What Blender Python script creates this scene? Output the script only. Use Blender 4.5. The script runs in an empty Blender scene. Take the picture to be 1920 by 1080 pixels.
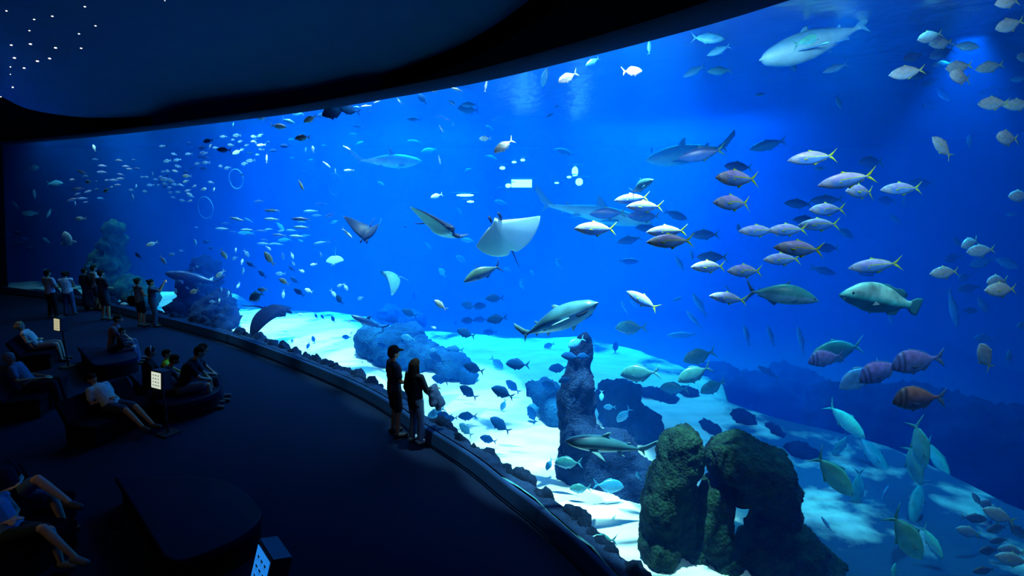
import bpy, bmesh, math, random
from mathutils import Vector, Matrix, noise
from mathutils.bvhtree import BVHTree
random.seed(7)
SC = bpy.context.scene
COL = SC.collection
# ------------------------------------------------------------------ camera
FPX = 1000.0
CAM = Vector((0, 0, 4.86))
TH = math.atan(193 / FPX)
cam_d = bpy.data.cameras.new('camera')
cam_d.sensor_width = 36; cam_d.lens = FPX / 1920 * 36; cam_d.clip_end = 300; cam_d.clip_start = 0.05
cam_o = bpy.data.objects.new('camera', cam_d)
cam_o.location = CAM; cam_o.rotation_euler = (math.pi / 2 - TH, 0, 0)
COL.objects.link(cam_o); SC.camera = cam_o
CR = Vector((1, 0, 0)); CU = Vector((0, math.sin(TH), math.cos(TH))); CF = Vector((0, math.cos(TH), -math.sin(TH)))

def ray(px, py):
    return CF + CR * ((px - 960) / FPX) + CU * ((540 - py) / FPX)
def at(px, py, t):
    return CAM + ray(px, py) * t
def onz(px, py, z=0.0):
    d = ray(px, py); return CAM + d * ((z - CAM.z) / d.z)

# ------------------------------------------------------------------ world, view
w = bpy.data.worlds.new('world'); SC.world = w; w.use_nodes = True
w.node_tree.nodes['Background'].inputs[0].default_value = (0.0, 0.01, 0.05, 1)
w.node_tree.nodes['Background'].inputs[1].default_value = 0.0
SC.view_settings.view_transform = 'Standard'
SC.view_settings.look = 'None'
SC.view_settings.exposure = 0.0
SC.view_settings.gamma = 1.0
SC.view_settings.use_curve_mapping = False
cy = SC.cycles
cy.max_bounces = 4; cy.diffuse_bounces = 2; cy.glossy_bounces = 2; cy.transmission_bounces = 2
cy.volume_bounces = 1; cy.transparent_max_bounces = 24
cy.use_denoising = True
cy.sample_clamp_indirect = 4.0
cy.caustics_reflective = False; cy.caustics_refractive = False
cy.blur_glossy = 1.0

# ------------------------------------------------------------------ lamps over the tank
def aim(o, tgt):
    o.rotation_euler = (Vector(tgt) - o.location).to_track_quat('-Z', 'Y').to_euler()
def area(name, loc, tgt, size, power, color, spread=120):
    l = bpy.data.lights.new(name, 'AREA'); l.shape = 'DISK'; l.size = size; l.energy = power * (.36 if loc[2] > 7 else 1); l.color = color
    l.spread = math.radians(spread)
    o = bpy.data.objects.new(name, l); o.location = loc; COL.objects.link(o); aim(o, tgt); return o
def spot(name, loc, tgt, power, color, angle, blend=.3, size=.1):
    l = bpy.data.lights.new(name, 'SPOT'); l.energy = power * (.36 if loc[2] > 7 else 1); l.color = color
    l.spot_size = math.radians(angle); l.spot_blend = blend; l.shadow_soft_size = size
    o = bpy.data.objects.new(name, l); o.location = loc; COL.objects.link(o); aim(o, tgt); return o
#LIGHTS
BL = (0.02, 0.42, 1.0)
area('tank_lamp', (-7, 26, 9.5), (-7, 25, 0), 10, 8500, BL)
area('tank_lamp', (-1, 22.5, 9.5), (-1, 21.5, 0), 10, 7500, BL)
area('tank_lamp', (7, 23, 9.5), (7, 22, 0), 8, 12500, BL)
CW = (0.75, 0.97, 1.0)
for sx, sy, sp in ((-9.6, 19.3, 20000), (-7.6, 17.6, 30000), (-5.5, 16.0, 30000), (-3.6, 14.3, 30000), (-1.9, 12.5, 26000), (-.4, 10.6, 28000), (.8, 8.9, 42000), (1.6, 7.4, 60000)):
    spot('sand_spot', (sx + .1, sy + .15, 12), (sx, sy, 0), sp, CW, 22 if sx < .5 else 18, .3)
spot('beam_spot', (5.9, 8, 12), (5.0, 8.2, 0), 16000, (0.1, .6, 1), 11, .8)
spot('beam_spot', (-17.8, 25, 12), (-17.2, 25.2, 0), 26000, (0.1, .75, 1), 24, .8)
# unseen fill lights added along the window top to brighten the fish
for lx, ly, lp, lc in ((-20, 23.8, 200, 0), (-17, 22.6, 260, 0), (-14.5, 21.2, 260, 0), (-11.8, 19.6, 260, 0), (-9, 17.0, 240, 0), (-5.8, 14.5, 220, 0), (-2.9, 11.9, 200, 0), (-.5, 9.5, 150, 0), (1.5, 7.4, 90, 1), (2.9, 5.2, 90, 1), (4.0, 3.3, 75, 1), (4.6, 1.6, 40, 1)):
    area('fish_fill', (lx, ly, 6.9 if lc else 7.6), (lx + 1.8, ly + 2.2, 5.2 if lc else 2.5), .5 if lc else 1.2, lp * (.75 if lc else 1), ((.5, .85, 1.0), (.66, .76, 1.0))[lc], 160 if lc else 140)
spot('fill_spot', (7.6, 9.5, 7.6), (6.2, 7.3, .6), 6500, (.02, .5, 1), 60, .8)  # unseen spots added to brighten the diving amberjacks and blue the sand
spot('fill_spot', (4.6, 8.0, 7.6), (4.2, 6.0, 1.5), 1300, (.2, .9, .9), 46, .7)
# unseen warm fills added to tint the people at the left
area('warm_fill', (-9.5, 3.5, 6.3), (-7.6, 6.8, .5), .5, 8, (1, .8, .2), 90)
area('warm_fill', (-17, 9, 6.3), (-14.5, 14, .8), .5, 9, (1, .8, .4), 70)
#ENDLIGHTS
# ------------------------------------------------------------------ helpers
def mk(name, bm, mats, parent=None, smooth=True, kind=None, label=None, cat=None, group=None):
    me = bpy.data.meshes.new(name); bm.to_mesh(me); bm.free()
    if not isinstance(mats, (list, tuple)): mats = [mats]
    for m in mats: me.materials.append(m)
    if smooth: me.polygons.foreach_set('use_smooth', [True] * len(me.polygons))
    o = bpy.data.objects.new(name, me); COL.objects.link(o)
    if parent: o.parent = parent
    tag(o, label, cat, group, kind); return o
def tag(o, label=None, cat=None, group=None, kind=None):
    if label: o['label'] = label
    if cat: o['category'] = cat
    if group: o['group'] = group
    if kind: o['kind'] = kind
    return o
def empty(name, loc=(0, 0, 0), rz=0, label=None, cat=None, group=None):
    o = bpy.data.objects.new(name, None); o.location = loc; o.rotation_euler = (0, 0, rz); COL.objects.link(o)
    o.empty_display_size = .1
    return tag(o, label, cat, group)
def nm(name):
    m = bpy.data.materials.new(name); m.use_nodes = True
    return m, m.node_tree, m.node_tree.nodes, m.node_tree.links, m.node_tree.nodes['Principled BSDF']
def mat(name, col, rough=.7, spec=.3, metal=0, noise_amt=0, scale=8, bump=0, emit=None, es=0):
    m, t, n, l, b = nm(name)
    b.inputs['Base Color'].default_value = (*col, 1); b.inputs['Roughness'].default_value = rough
    b.inputs['Specular IOR Level'].default_value = spec; b.inputs['Metallic'].default_value = metal
    if noise_amt or bump:
        tc = n.new('ShaderNodeTexCoord'); nz = n.new('ShaderNodeTexNoise'); nz.inputs['Scale'].default_value = scale
        nz.inputs['Detail'].default_value = 4
        l.new(tc.outputs['Object'], nz.inputs['Vector'])
        if noise_amt:
            mx = n.new('ShaderNodeMix'); mx.data_type = 'RGBA'
            mx.inputs['A'].default_value = (*[c * (1 - noise_amt) for c in col], 1)
            mx.inputs['B'].default_value = (*[min(1, c * (1 + noise_amt)) for c in col], 1)
            l.new(nz.outputs['Fac'], mx.inputs['Factor']); l.new(mx.outputs['Result'], b.inputs['Base Color'])
        if bump:
            bp = n.new('ShaderNodeBump'); bp.inputs['Strength'].default_value = bump
            l.new(nz.outputs['Fac'], bp.inputs['Height']); l.new(bp.outputs['Normal'], b.inputs['Normal'])
    if emit:
        b.inputs['Emission Color'].default_value = (*emit, 1); b.inputs['Emission Strength'].default_value = es
    return m

M = {}
M['carpet'] = mat('carpet', (.003, .010, .036), .95, .1, noise_amt=.35, scale=60, bump=.2)
M['soffit'] = mat('soffit_black', (.002, .002, .003), 1, 0)
M['ceil'] = mat('ceiling_navy', (.02, .07, .22), .9, .1, noise_amt=.1, scale=2)
M['lip'] = mat('lip_navy', (.02, .03, .09), .8, .05, noise_amt=.1, scale=3)
M['sill'] = mat('sill_paint', (.008, .035, .12), .8, .1, noise_amt=.2, scale=6)
M['wallblk'] = mat('wall_black', (.01, .011, .016), .9, .1)
M['tankwall'] = mat('tank_wall', (.05, .18, .35), .9, .1, noise_amt=.4, scale=.6)

# ------------------------------------------------------------------ window curves
def crom(pts, n):
    P = [Vector(p) for p in pts]; P = [P[0] * 2 - P[1]] + P + [P[-1] * 2 - P[-2]]
    out = []
    for i in range(1, len(P) - 2):
        for k in range(n):
            t = k / n; a, b, c, d = P[i - 1], P[i], P[i + 1], P[i + 2]
            out.append(.5 * ((2 * b) + (c - a) * t + (2 * a - 5 * b + 4 * c - d) * t * t + (3 * b - a - 3 * c + d) * t ** 3))
    out.append(P[-2]); return out
def resample(pts, n):
    L = [0]
    for a, b in zip(pts, pts[1:]): L.append(L[-1] + (b - a).length)
    out = []; j = 0
    for i in range(n + 1):
        s = L[-1] * i / n
        while j < len(pts) - 2 and L[j + 1] < s: j += 1
        out.append(pts[j].lerp(pts[j + 1], min(1, (s - L[j]) / max(1e-9, L[j + 1] - L[j]))))
    return out
ZF, ZT = .3, 6.5
foot_px = [(5, 537), (130, 554), (300, 592), (420, 623), (500, 650), (600, 688), (680, 723), (740, 757), (780, 787), (862, 838), (902, 865), (948, 902), (1015, 951), (1083, 1011), (1153, 1078)]
top_px = [(5, 272), (200, 254), (440, 226), (600, 205), (750, 180), (900, 153), (1100, 105), (1300, 52), (1470, 0)]
footc = [onz(*p, ZF) for p in foot_px] + [Vector((2.05, 3.9, ZF)), Vector((3.4, .8, ZF)), Vector((4.3, -3, ZF))]
topc = [onz(*p, ZT) for p in top_px] + [Vector((3.7, 2.9, ZT)), Vector((4.9, -.2, ZT)), Vector((5.6, -3, ZT))]
NG = 96
FC = resample(crom(footc, 8), NG); TC = resample(crom(topc, 8), NG)
def nrm2(C, i):
    a = C[max(0, i - 1)]; b = C[min(NG, i + 1)]; d = (b - a).normalized(); return Vector((-d.y, d.x, 0))   # towards the water
def off(C, i, d, z=None):
    p = C[i] + nrm2(C, i) * d; return Vector((p.x, p.y, p.z if z is None else z))
def strip(name, rows, m, smooth=True, **k):
    bm = bmesh.new(); V = [[bm.verts.new(p) for p in r] for r in rows]
    for a, b in zip(V, V[1:]):
        for i in range(len(a) - 1): bm.faces.new((a[i], a[i + 1], b[i + 1], b[i]))
    bmesh.ops.recalc_face_normals(bm, faces=bm.faces)
    return mk(name, bm, m, smooth=smooth, **k)
R_ = range(NG + 1)
# acrylic pane
m, t, n, l, b = nm('acrylic'); n.remove(b)
tr = n.new('ShaderNodeBsdfTransparent'); gl = n.new('ShaderNodeBsdfGlossy'); gl.inputs['Roughness'].default_value = .02
lw = n.new('ShaderNodeLayerWeight'); pw = n.new('ShaderNodeMath'); pw.operation = 'POWER'; pw.inputs[1].default_value = 5; l.new(lw.outputs['Facing'], pw.inputs[0]); fr = n.new('ShaderNodeMath'); fr.operation = 'MULTIPLY_ADD'; fr.inputs[1].default_value = .25; fr.inputs[2].default_value = .02; l.new(pw.outputs[0], fr.inputs[0]); mx = n.new('ShaderNodeMixShader')
l.new(fr.outputs[0], mx.inputs[0]); l.new(tr.outputs[0], mx.inputs[1]); l.new(gl.outputs[0], mx.inputs[2])
l.new(mx.outputs[0], n['Material Output'].inputs[0]); M['acrylic'] = m
tr.inputs[0].default_value = (.97, .99, 1, 1)
strip('window_1', [[off(FC, i, 0) for i in R_], [off(TC, i, 0) for i in R_]], M['acrylic'], kind='structure', label='huge curved acrylic window between the dark hall and the blue tank', cat='window')
# sill: face, top and the floor edge
strip('trim_1', [[off(FC, i, -.10, 0) for i in R_], [off(FC, i, -.10, .03) for i in R_], [off(FC, i, -.08, .06) for i in R_], [off(FC, i, -.06, .27) for i in R_], [off(FC, i, -.04, .3) for i in R_], [off(FC, i, .02, .3) for i in R_]], M['sill'], kind='structure', label='sloping navy sill along the foot of the window', cat='sill')
strip('trim_2', [[off(TC, i, .05, ZT) for i in R_], [off(TC, i, -.02, ZT) for i in R_], [off(TC, i, -.42, ZT + .06) for i in R_], [off(TC, i, -.42, ZT + .5) for i in R_], [off(TC, i, -.2, ZT + 1.2) for i in R_]], M['lip'], kind='structure', label='navy lip along the top of the window', cat='trim')
# floor
bm = bmesh.new()
vs = [bm.verts.new(off(FC, i, -.08, 0)) for i in R_] + [bm.verts.new(p) for p in ((4, -6, 0), (-26, -6, 0), (-26, 22.5, 0))]
bm.faces.new(vs); bmesh.ops.recalc_face_normals(bm, faces=bm.faces); bmesh.ops.triangulate(bm, faces=bm.faces)
mk('floor', bm, M['carpet'], smooth=False, kind='structure')
# soffit with a curved opening and the raised ceiling
cut_px = [(0, 200), (60, 224), (150, 236), (240, 237), (350, 229), (500, 208), (620, 188), (700, 172), (770, 152), (850, 125), (920, 92), (980, 55), (1060, 0)]
ZS = ZT + .06
cutc = crom([onz(*p, ZS) for p in cut_px] + [Vector((.7, 4, ZS)), Vector((-.5, 0, ZS)), Vector((-4, -3, ZS)), Vector((-9, -3, ZS)), Vector((-13, 2, ZS)), Vector((-13.6, 9, ZS))], 6)
NC = 160
cutc = resample(cutc + [cutc[0]], NC)
cen = Vector((-7, 7, ZS))
bm = bmesh.new()
a = [bm.verts.new(p) for p in cutc[:-1]]
ob = [bm.verts.new(off(TC, i, -.42, ZS)) for i in R_] + [bm.verts.new(p) for p in ((6, -6, ZS), (-26, -6, ZS), (-26, 22.5, ZS))]
ed = [bm.edges.new((r[i], r[(i + 1) % len(r)])) for r in (a, ob) for i in range(len(r))]
bmesh.ops.triangle_fill(bm, edges=ed, use_beauty=True)
# opening reveal
up = [bm.verts.new(Vector((v.co.x, v.co.y, ZS + .25))) for v in a]
for i in range(NC):
    j = (i + 1) % NC; bm.faces.new((a[i], up[i], up[j], a[j]))
SOFF = mk('ceiling_soffit', bm, M['soffit'], smooth=False, kind='structure', label='black soffit around the raised ceiling', cat='ceiling')
bm = bmesh.new()
ring = [bm.verts.new((v.x, v.y, ZS + .25)) for v in cutc[:-1]]
r2 = [bm.verts.new((cen.x + (v.x - cen.x) * .8, cen.y + (v.y - cen.y) * .8, 7.6)) for v in cutc[:-1]]
c = bm.verts.new((cen.x, cen.y, 7.9))
for i in range(NC):
    j = (i + 1) % NC; bm.faces.new((ring[i], ring[j], r2[j], r2[i])); bm.faces.new((r2[i], r2[j], c))
CEIL = mk('ceiling', bm, M['ceil'], kind='structure')
# room walls
def quadwall(name, pts, m, **k):
    bm = bmesh.new(); bm.faces.new([bm.verts.new(p) for p in pts]); return mk(name, bm, m, smooth=False, kind='structure', **k)
quadwall('wall_left', [(-26, -6, 0), (-26, 22.5, 0), (-26, 22.5, 8), (-26, -6, 8)], M['wallblk'])
pf, pt = FC[0], TC[0]
quadwall('wall_end', [(-26, 22.5, 0), (pf.x, pf.y + .2, 0), (pt.x, pt.y + .2, 8), (-26, 22.5, 8)], M['wallblk'])
quadwall('wall_back', [(-26, -6, 0), (8, -6, 0), (8, -6, 8), (-26, -6, 8)], M['wallblk'])

# ------------------------------------------------------------------ water body, sand bed, tank walls
WS = 7.25
corners = [Vector((24, -3, 0)), Vector((24, 36, 0)), Vector((-34, 36, 0)), Vector((-34, pf.y + 1, 0))]
def BK(i, z):
    f = i / NG
    if f < .75: return Vector((-34 + 58 * f / .75, 36, z))
    return Vector((24, 36 - 39 * (f - .75) / .25, z))
m, t, n, l, b = nm('water'); n.remove(b)
tr = n.new('ShaderNodeBsdfTransparent'); l.new(tr.outputs[0], n['Material Output'].inputs[0])
#WATER
vs_ = n.new('ShaderNodeVolumeScatter'); vs_.inputs['Color'].default_value = (.0, .19, 1, 1); vs_.inputs['Density'].default_value = .055; vs_.inputs['Anisotropy'].default_value = .3
va = n.new('ShaderNodeVolumeAbsorption'); va.inputs['Color'].default_value = (.0, .82, 1, 1); va.inputs['Density'].default_value = .12
#ENDWATER
ad = n.new('ShaderNodeAddShader'); l.new(vs_.outputs[0], ad.inputs[0]); l.new(va.outputs[0], ad.inputs[1]); l.new(ad.outputs[0], n['Material Output'].inputs['Volume'])
M['water'] = m
m.cycles.homogeneous_volume = True
bm = bmesh.new(); rows = []
for (C, z) in ((FC, -4.4), (FC, ZF), (TC, ZT), (TC, WS)):
    rows.append([bm.verts.new(off(C, i, .03, z)) for i in R_] + [bm.verts.new(BK(i, z)) for i in reversed(R_)])
for a, b2 in zip(rows, rows[1:]):
    for i in range(len(a)):
        j = (i + 1) % len(a); bm.faces.new((a[i], a[j], b2[j], b2[i]))
for r in (rows[0], rows[-1]):
    for i in range(NG): bm.faces.new((r[i], r[i + 1], r[-2 - i], r[-1 - i]))
bmesh.ops.recalc_face_normals(bm, faces=bm.faces)
WATER = mk('water', bm, M['water'], smooth=False, kind='structure')

m, t, n, l, b = nm('water_surface'); n.remove(b)
tr = n.new('ShaderNodeBsdfTransparent'); gl = n.new('ShaderNodeBsdfGlossy'); gl.inputs['Roughness'].default_value = .3; mx = n.new('ShaderNodeMixShader'); lw = n.new('ShaderNodeLayerWeight'); mr = n.new('ShaderNodeMapRange'); mr.inputs['From Min'].default_value = .25; mr.inputs['From Max'].default_value = .7; mr.inputs['To Max'].default_value = .97
l.new(lw.outputs['Facing'], mr.inputs['Value']); l.new(mr.outputs[0], mx.inputs[0])
tc = n.new('ShaderNodeTexCoord'); nz = n.new('ShaderNodeTexNoise'); nz.inputs['Scale'].default_value = 1.6; nz.inputs['Detail'].default_value = 3; bp = n.new('ShaderNodeBump'); bp.inputs['Strength'].default_value = .25; bp.inputs['Distance'].default_value = .3
l.new(tc.outputs['Object'], nz.inputs['Vector']); l.new(nz.outputs['Fac'], bp.inputs['Height']); l.new(bp.outputs[0], gl.inputs['Normal'])
l.new(tr.outputs[0], mx.inputs[1]); l.new(gl.outputs[0], mx.inputs[2]); l.new(mx.outputs[0], n['Material Output'].inputs[0]); M['wsurf'] = m
bm = bmesh.new(); A = [bm.verts.new(off(TC, i, .05, WS - .04)) for i in R_]; B = [bm.verts.new(BK(i, WS - .04)) for i in R_]
for i in range(NG): bm.faces.new((A[i], A[i + 1], B[i + 1], B[i]))
mk('water_surface', bm, M['wsurf'], smooth=False, kind='structure', label='rippled water surface at the top of the tank')

def sand_h(x, y):
    p = Vector((x, y, 0))
    return -.12 + .16 * noise.noise(p * .35) + .05 * noise.noise(p * 1.3) + .018 * noise.noise(Vector((x * 2.2, y * 5, 3)))
m, t, n, l, b = nm('sand')
tc = n.new('ShaderNodeTexCoord'); nz = n.new('ShaderNodeTexNoise'); nz.inputs['Scale'].default_value = 1.2; nz.inputs['Detail'].default_value = 8
mp = n.new('ShaderNodeMapping'); mp.inputs['Scale'].default_value = (1, 3.2, 1); mp.inputs['Rotation'].default_value = (0, 0, -.7)
l.new(tc.outputs['Object'], mp.inputs[0]); l.new(mp.outputs[0], nz.inputs['Vector'])
rp = n.new('ShaderNodeValToRGB'); rp.color_ramp.elements[0].position = .3; rp.color_ramp.elements[0].color = (.62, .66, .62, 1); rp.color_ramp.elements[1].position = .6; rp.color_ramp.elements[1].color = (.86, .86, .82, 1)
l.new(nz.outputs['Fac'], rp.inputs[0])
at_ = n.new('ShaderNodeAttribute'); at_.attribute_name = 'dimmed'; n3 = n.new('ShaderNodeTexNoise'); n3.inputs['Scale'].default_value = .9; n3.inputs['Detail'].default_value = 6; l.new(tc.outputs['Object'], n3.inputs['Vector'])
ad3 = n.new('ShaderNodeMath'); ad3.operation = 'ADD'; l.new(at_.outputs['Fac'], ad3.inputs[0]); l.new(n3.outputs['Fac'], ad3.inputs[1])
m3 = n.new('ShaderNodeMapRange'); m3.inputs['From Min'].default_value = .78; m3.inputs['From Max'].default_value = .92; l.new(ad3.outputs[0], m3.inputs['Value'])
x3 = n.new('ShaderNodeMix'); x3.data_type = 'RGBA'; l.new(m3.outputs[0], x3.inputs['Factor']); l.new(rp.outputs[0], x3.inputs['A']); x3.inputs['B'].default_value = (.01, .07, .17, 1)  # dark blue tint: weak light put into the sand colour
l.new(x3.outputs['Result'], b.inputs['Base Color']); b.inputs['Roughness'].default_value = .95
bp = n.new('ShaderNodeBump'); bp.inputs['Strength'].default_value = .4; l.new(nz.outputs['Fac'], bp.inputs['Height']); l.new(bp.outputs[0], b.inputs['Normal'])
M['sand'] = m
bm = bmesh.new(); rows = []; RL = bm.verts.layers.float.new('dimmed')
NB = 90
for k in range(NB + 1):
    f = (k / NB) ** 1.5; r = []
    for i in R_:
        a = off(FC, i, .06, 0)
        b_ = Vector((-33 + 56 * (i / NG) ** .9, 35, 0)) if i / NG < .75 else Vector((23, 35 - 37.5 * (i / NG - .75) / .25, 0))
        if i / NG < .75: b_.x = -33 + 56 * (i / NG) / .75
        p = a.lerp(b_, f); q_ = i / NG
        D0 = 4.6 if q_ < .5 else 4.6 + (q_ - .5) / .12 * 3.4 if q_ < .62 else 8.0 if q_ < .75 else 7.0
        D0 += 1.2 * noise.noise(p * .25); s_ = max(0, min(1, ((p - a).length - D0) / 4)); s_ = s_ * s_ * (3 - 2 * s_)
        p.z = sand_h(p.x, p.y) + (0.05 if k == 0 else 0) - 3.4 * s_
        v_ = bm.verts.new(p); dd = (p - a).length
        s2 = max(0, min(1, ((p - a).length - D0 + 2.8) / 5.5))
        v_[RL] = max(s2 * .7, s_, (.42 * max(0, min(1, (q_ - .72) / .06)) * max(0, min(1, (dd - 1.2) / 1.5))))  # mask of the painted dimness, past the lit patch and at lower right
        r.append(v_)
    rows.append(r)
for a, b2 in zip(rows, rows[1:]):
    for i in range(NG): bm.faces.new((a[i], a[i + 1], b2[i + 1], b2[i]))
bmesh.ops.recalc_face_normals(bm, faces=bm.faces)
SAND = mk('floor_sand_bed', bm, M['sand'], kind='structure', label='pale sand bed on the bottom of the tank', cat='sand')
quadwall('wall_tank_back', [(-33, 35, -4.4), (23, 35, -4.4), (23, 35, 7.2), (-33, 35, 7.2)], M['tankwall'])
quadwall('wall_tank_right', [(23, -3, -4.4), (23, 35, -4.4), (23, 35, 8), (23, -3, 8)], M['tankwall'])
quadwall('wall_tank_left', [(-33, 24, -4.4), (-33, 35, -4.4), (-33, 35, 8), (-33, 24, 8)], M['tankwall'])
bm = bmesh.new(); bm.faces.new([bm.verts.new(p) for p in ((-34, 24, 14), (24, -3, 14), (24, 36, 14), (-34, 36, 14))]); mk('ceiling_tank', bm, M['soffit'], smooth=False, kind='structure')
dg = bpy.context.evaluated_depsgraph_get()
GLASS = bpy.data.objects['window_1']
GB = BVHTree.FromPolygons([v.co for v in GLASS.data.vertices], [p.vertices for p in GLASS.data.polygons])
def tglass(px, py):
    d = ray(px, py); L = d.length
    h = GB.ray_cast(CAM, d.normalized())
    return h[3] / L if h[0] is not None else None
SB = BVHTree.FromPolygons([v.co for v in SAND.data.vertices], [p.vertices for p in SAND.data.polygons])
def tsand(px, py):
    d = ray(px, py); h = SB.ray_cast(CAM, d.normalized()); return h[3] / d.length if h[0] is not None else None
# ------------------------------------------------------------------ rocks
def rockmat(name, c1, c2, sc=5):
    m, t, n, l, b = nm(name)
    tc = n.new('ShaderNodeTexCoord'); nz = n.new('ShaderNodeTexNoise'); nz.inputs['Scale'].default_value = sc; nz.inputs['Detail'].default_value = 9; nz.inputs['Roughness'].default_value = .7
    l.new(tc.outputs['Object'], nz.inputs['Vector']); rp = n.new('ShaderNodeValToRGB')
    rp.color_ramp.elements[0].position = .38; rp.color_ramp.elements[0].color = (*c1, 1); rp.color_ramp.elements[1].position = .66; rp.color_ramp.elements[1].color = (*c2, 1)
    l.new(nz.outputs['Fac'], rp.inputs[0]); l.new(rp.outputs[0], b.inputs['Base Color']); b.inputs['Roughness'].default_value = .95; b.inputs['Specular IOR Level'].default_value = .15
    n2 = n.new('ShaderNodeTexNoise'); n2.inputs['Scale'].default_value = 26; n2.inputs['Detail'].default_value = 5; l.new(tc.outputs['Object'], n2.inputs['Vector'])
    bp = n.new('ShaderNodeBump'); bp.inputs['Strength'].default_value = 1; bp.inputs['Distance'].default_value = .06
    l.new(n2.outputs['Fac'], bp.inputs['Height']); l.new(bp.outputs[0], b.inputs['Normal']); return m
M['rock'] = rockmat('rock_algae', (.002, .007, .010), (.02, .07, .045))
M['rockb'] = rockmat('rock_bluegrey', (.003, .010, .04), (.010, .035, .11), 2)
M['rockm'] = rockmat('rock_hazed', (.002, .04, .15), (.01, .13, .34), 1.5)  # lighter blue copy, water haze put into the rock colour
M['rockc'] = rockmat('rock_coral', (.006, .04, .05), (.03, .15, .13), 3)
def ellip(bm, c, r, rot=0, sub=3):
    """ellipsoid, r = (across, deep, high) in metres"""
    v0 = bmesh.ops.create_icosphere(bm, subdivisions=sub, radius=1)['verts']
    R = Matrix.Rotation(rot, 3, 'Y')
    for v in v0: v.co = Vector(c) + R @ Vector((v.co.x * r[0], v.co.y * r[1], v.co.z * r[2]))
def remeshed(bm, vox, smooth_it=2, disp=None):
    me = bpy.data.meshes.new('tmp'); bm.to_mesh(me); bm.free()
    o = bpy.data.objects.new('tmp', me); COL.objects.link(o)
    md = o.modifiers.new('r', 'REMESH'); md.mode = 'VOXEL'; md.voxel_size = vox
    if smooth_it:
        s = o.modifiers.new('s', 'SMOOTH'); s.iterations = smooth_it; s.factor = .5
    dg = bpy.context.evaluated_depsgraph_get(); ev = o.evaluated_get(dg)
    out = bmesh.new(); out.from_mesh(ev.to_mesh()); ev.to_mesh_clear()
    bpy.data.objects.remove(o); bpy.data.meshes.remove(me)
    if disp:
        out.normal_update()
        for v in out.verts: v.co += v.normal * disp(v.co)
    return out
def rock(ells, m, label, vox=.07, amp=.12, fr=1.6, name='rock', group=None, cat='rock'):
    """ells: (px, py, t, rx px, ry px, deep m, tilt deg)"""
    bm = bmesh.new()
    for (x, y, t, rx, ry, dp, rot) in ells:
        c = at(x, y, t); k = t / 1000
        ellip(bm, c, (rx * k, dp, ry * k), math.radians(rot))
    def d(p):
        return amp * .35 * (noise.noise(p * fr * 12)) + amp * noise.noise(p * fr) + amp * .6 * noise.noise(p * fr * 2.7) + amp * .3 * (1 - 2 * abs(noise.noise(p * fr * 6)))
    out = remeshed(bm, vox, 1, d)
    o_ = sum((v.co for v in out.verts), Vector()) / len(out.verts); o_.z = min(v.co.z for v in out.verts)
    for v in out.verts: v.co -= o_
    o = mk(name, out, m, label=label, cat=cat, group=group); o.location = o_; return o
T0 = 7.35
rock([(1277, 858, T0, 40, 66, .38, 8), (1256, 905, T0, 40, 60, .4, 12), (1238, 960, T0, 34, 60, .4, 0), (1236, 1030, T0, 38, 60, .45, 0), (1240, 1090, T0, 46, 50, .5, 0)], M['rock'], 'tall leaning algae covered rock, left pillar of the rock stack', .045, .07, 2.2)
rock([(1288, 1000, T0 + .25, 34, 80, .3, 0), (1283, 940, T0 + .2, 26, 50, .25, 0), (1300, 1085, T0 + .2, 60, 60, .5, 0), (1298, 1040, T0 + .1, 40, 50, .35, 0), (1380, 1090, T0, 50, 50, .4, 0)], M['rock'], 'shadowed dark rock filling the middle of the rock stack', .045, .07, 2.2)
rock([(1383, 862, T0 - .05, 52, 48, .5, 0), (1425, 893, T0 - .05, 58, 55, .5, 0), (1452, 925, T0 - .05, 44, 48, .45, 0), (1362, 845, T0, 28, 30, .35, 0), (1395, 915, T0, 40, 32, .4, 0), (1462, 955, T0, 32, 30, .4, 0)], M['rock'], 'big rough algae covered boulder on top of the rock stack', .045, .09, 2)
rock([(1345, 935, T0, 28, 45, .35, 0), (1338, 1000, T0, 36, 60, .4, 0), (1355, 1070, T0, 44, 60, .5, 0)], M['rock'], 'dark rock leg under the big boulder, left of the blue opening', .045, .06, 2.2)
rock([(1450, 1000, T0 - .1, 44, 40, .45, 0), (1490, 1035, T0 - .15, 62, 52, .5, 18), (1430, 1050, T0 - .15, 42, 50, .5, 0), (1530, 1075, T0 - .2, 62, 50, .5, 20), (1442, 968, T0, 30, 26, .35, 0)], M['rock'], 'low mossy boulder at the right foot of the rock stack', .045, .08, 2)
rock([(1090, 690, 9.5, 20, 75, .25, 3), (1086, 770, 9.5, 34, 90, .35, 0), (1086, 870, 9.4, 44, 90, .5, 0), (1140, 890, 9.3, 66, 90, .6, 10), (1185, 930, 9.0, 60, 70, .6, 10)], M['rockb'], 'tall blue rock pillar with a wide base rising from the sand', .07, .12, 1.4, 'rock_pillar')
rock([(1165, 770, 11.2, 45, 58, .6, 0), (1140, 745, 11.4, 30, 30, .5, 0), (1195, 805, 11, 45, 40, .6, 0)], M['rockb'], 'rounded dark blue rock right behind the tall pillar', .08, .16, 1.2)
rock([(1240, 760, 13, 30, 26, .6, 0), (1262, 780, 12.6, 26, 20, .6, 0)], M['rockb'], 'low blue rock behind the leaning pillar of the stack', .09, .14, 1.2)
rock([(1022, 738, 11.9, 26, 24, .5, 0), (1040, 762, 11.6, 28, 18, .5, 0), (1002, 726, 12, 14, 10, .3, 0)], M['rockm'], 'low ragged blue rock touching the left side of the tall pillar', .07, .16, 1.6)
rock([(698, 640, 16, 28, 30, .8, 0), (735, 660, 15.6, 40, 30, .9, 0), (782, 670, 15.2, 34, 32, .8, 0), (760, 640, 16, 36, 26, .8, 0)], M['rockm'], 'wide blue rock mound behind the standing couple', .1, .22, 1)
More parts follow.
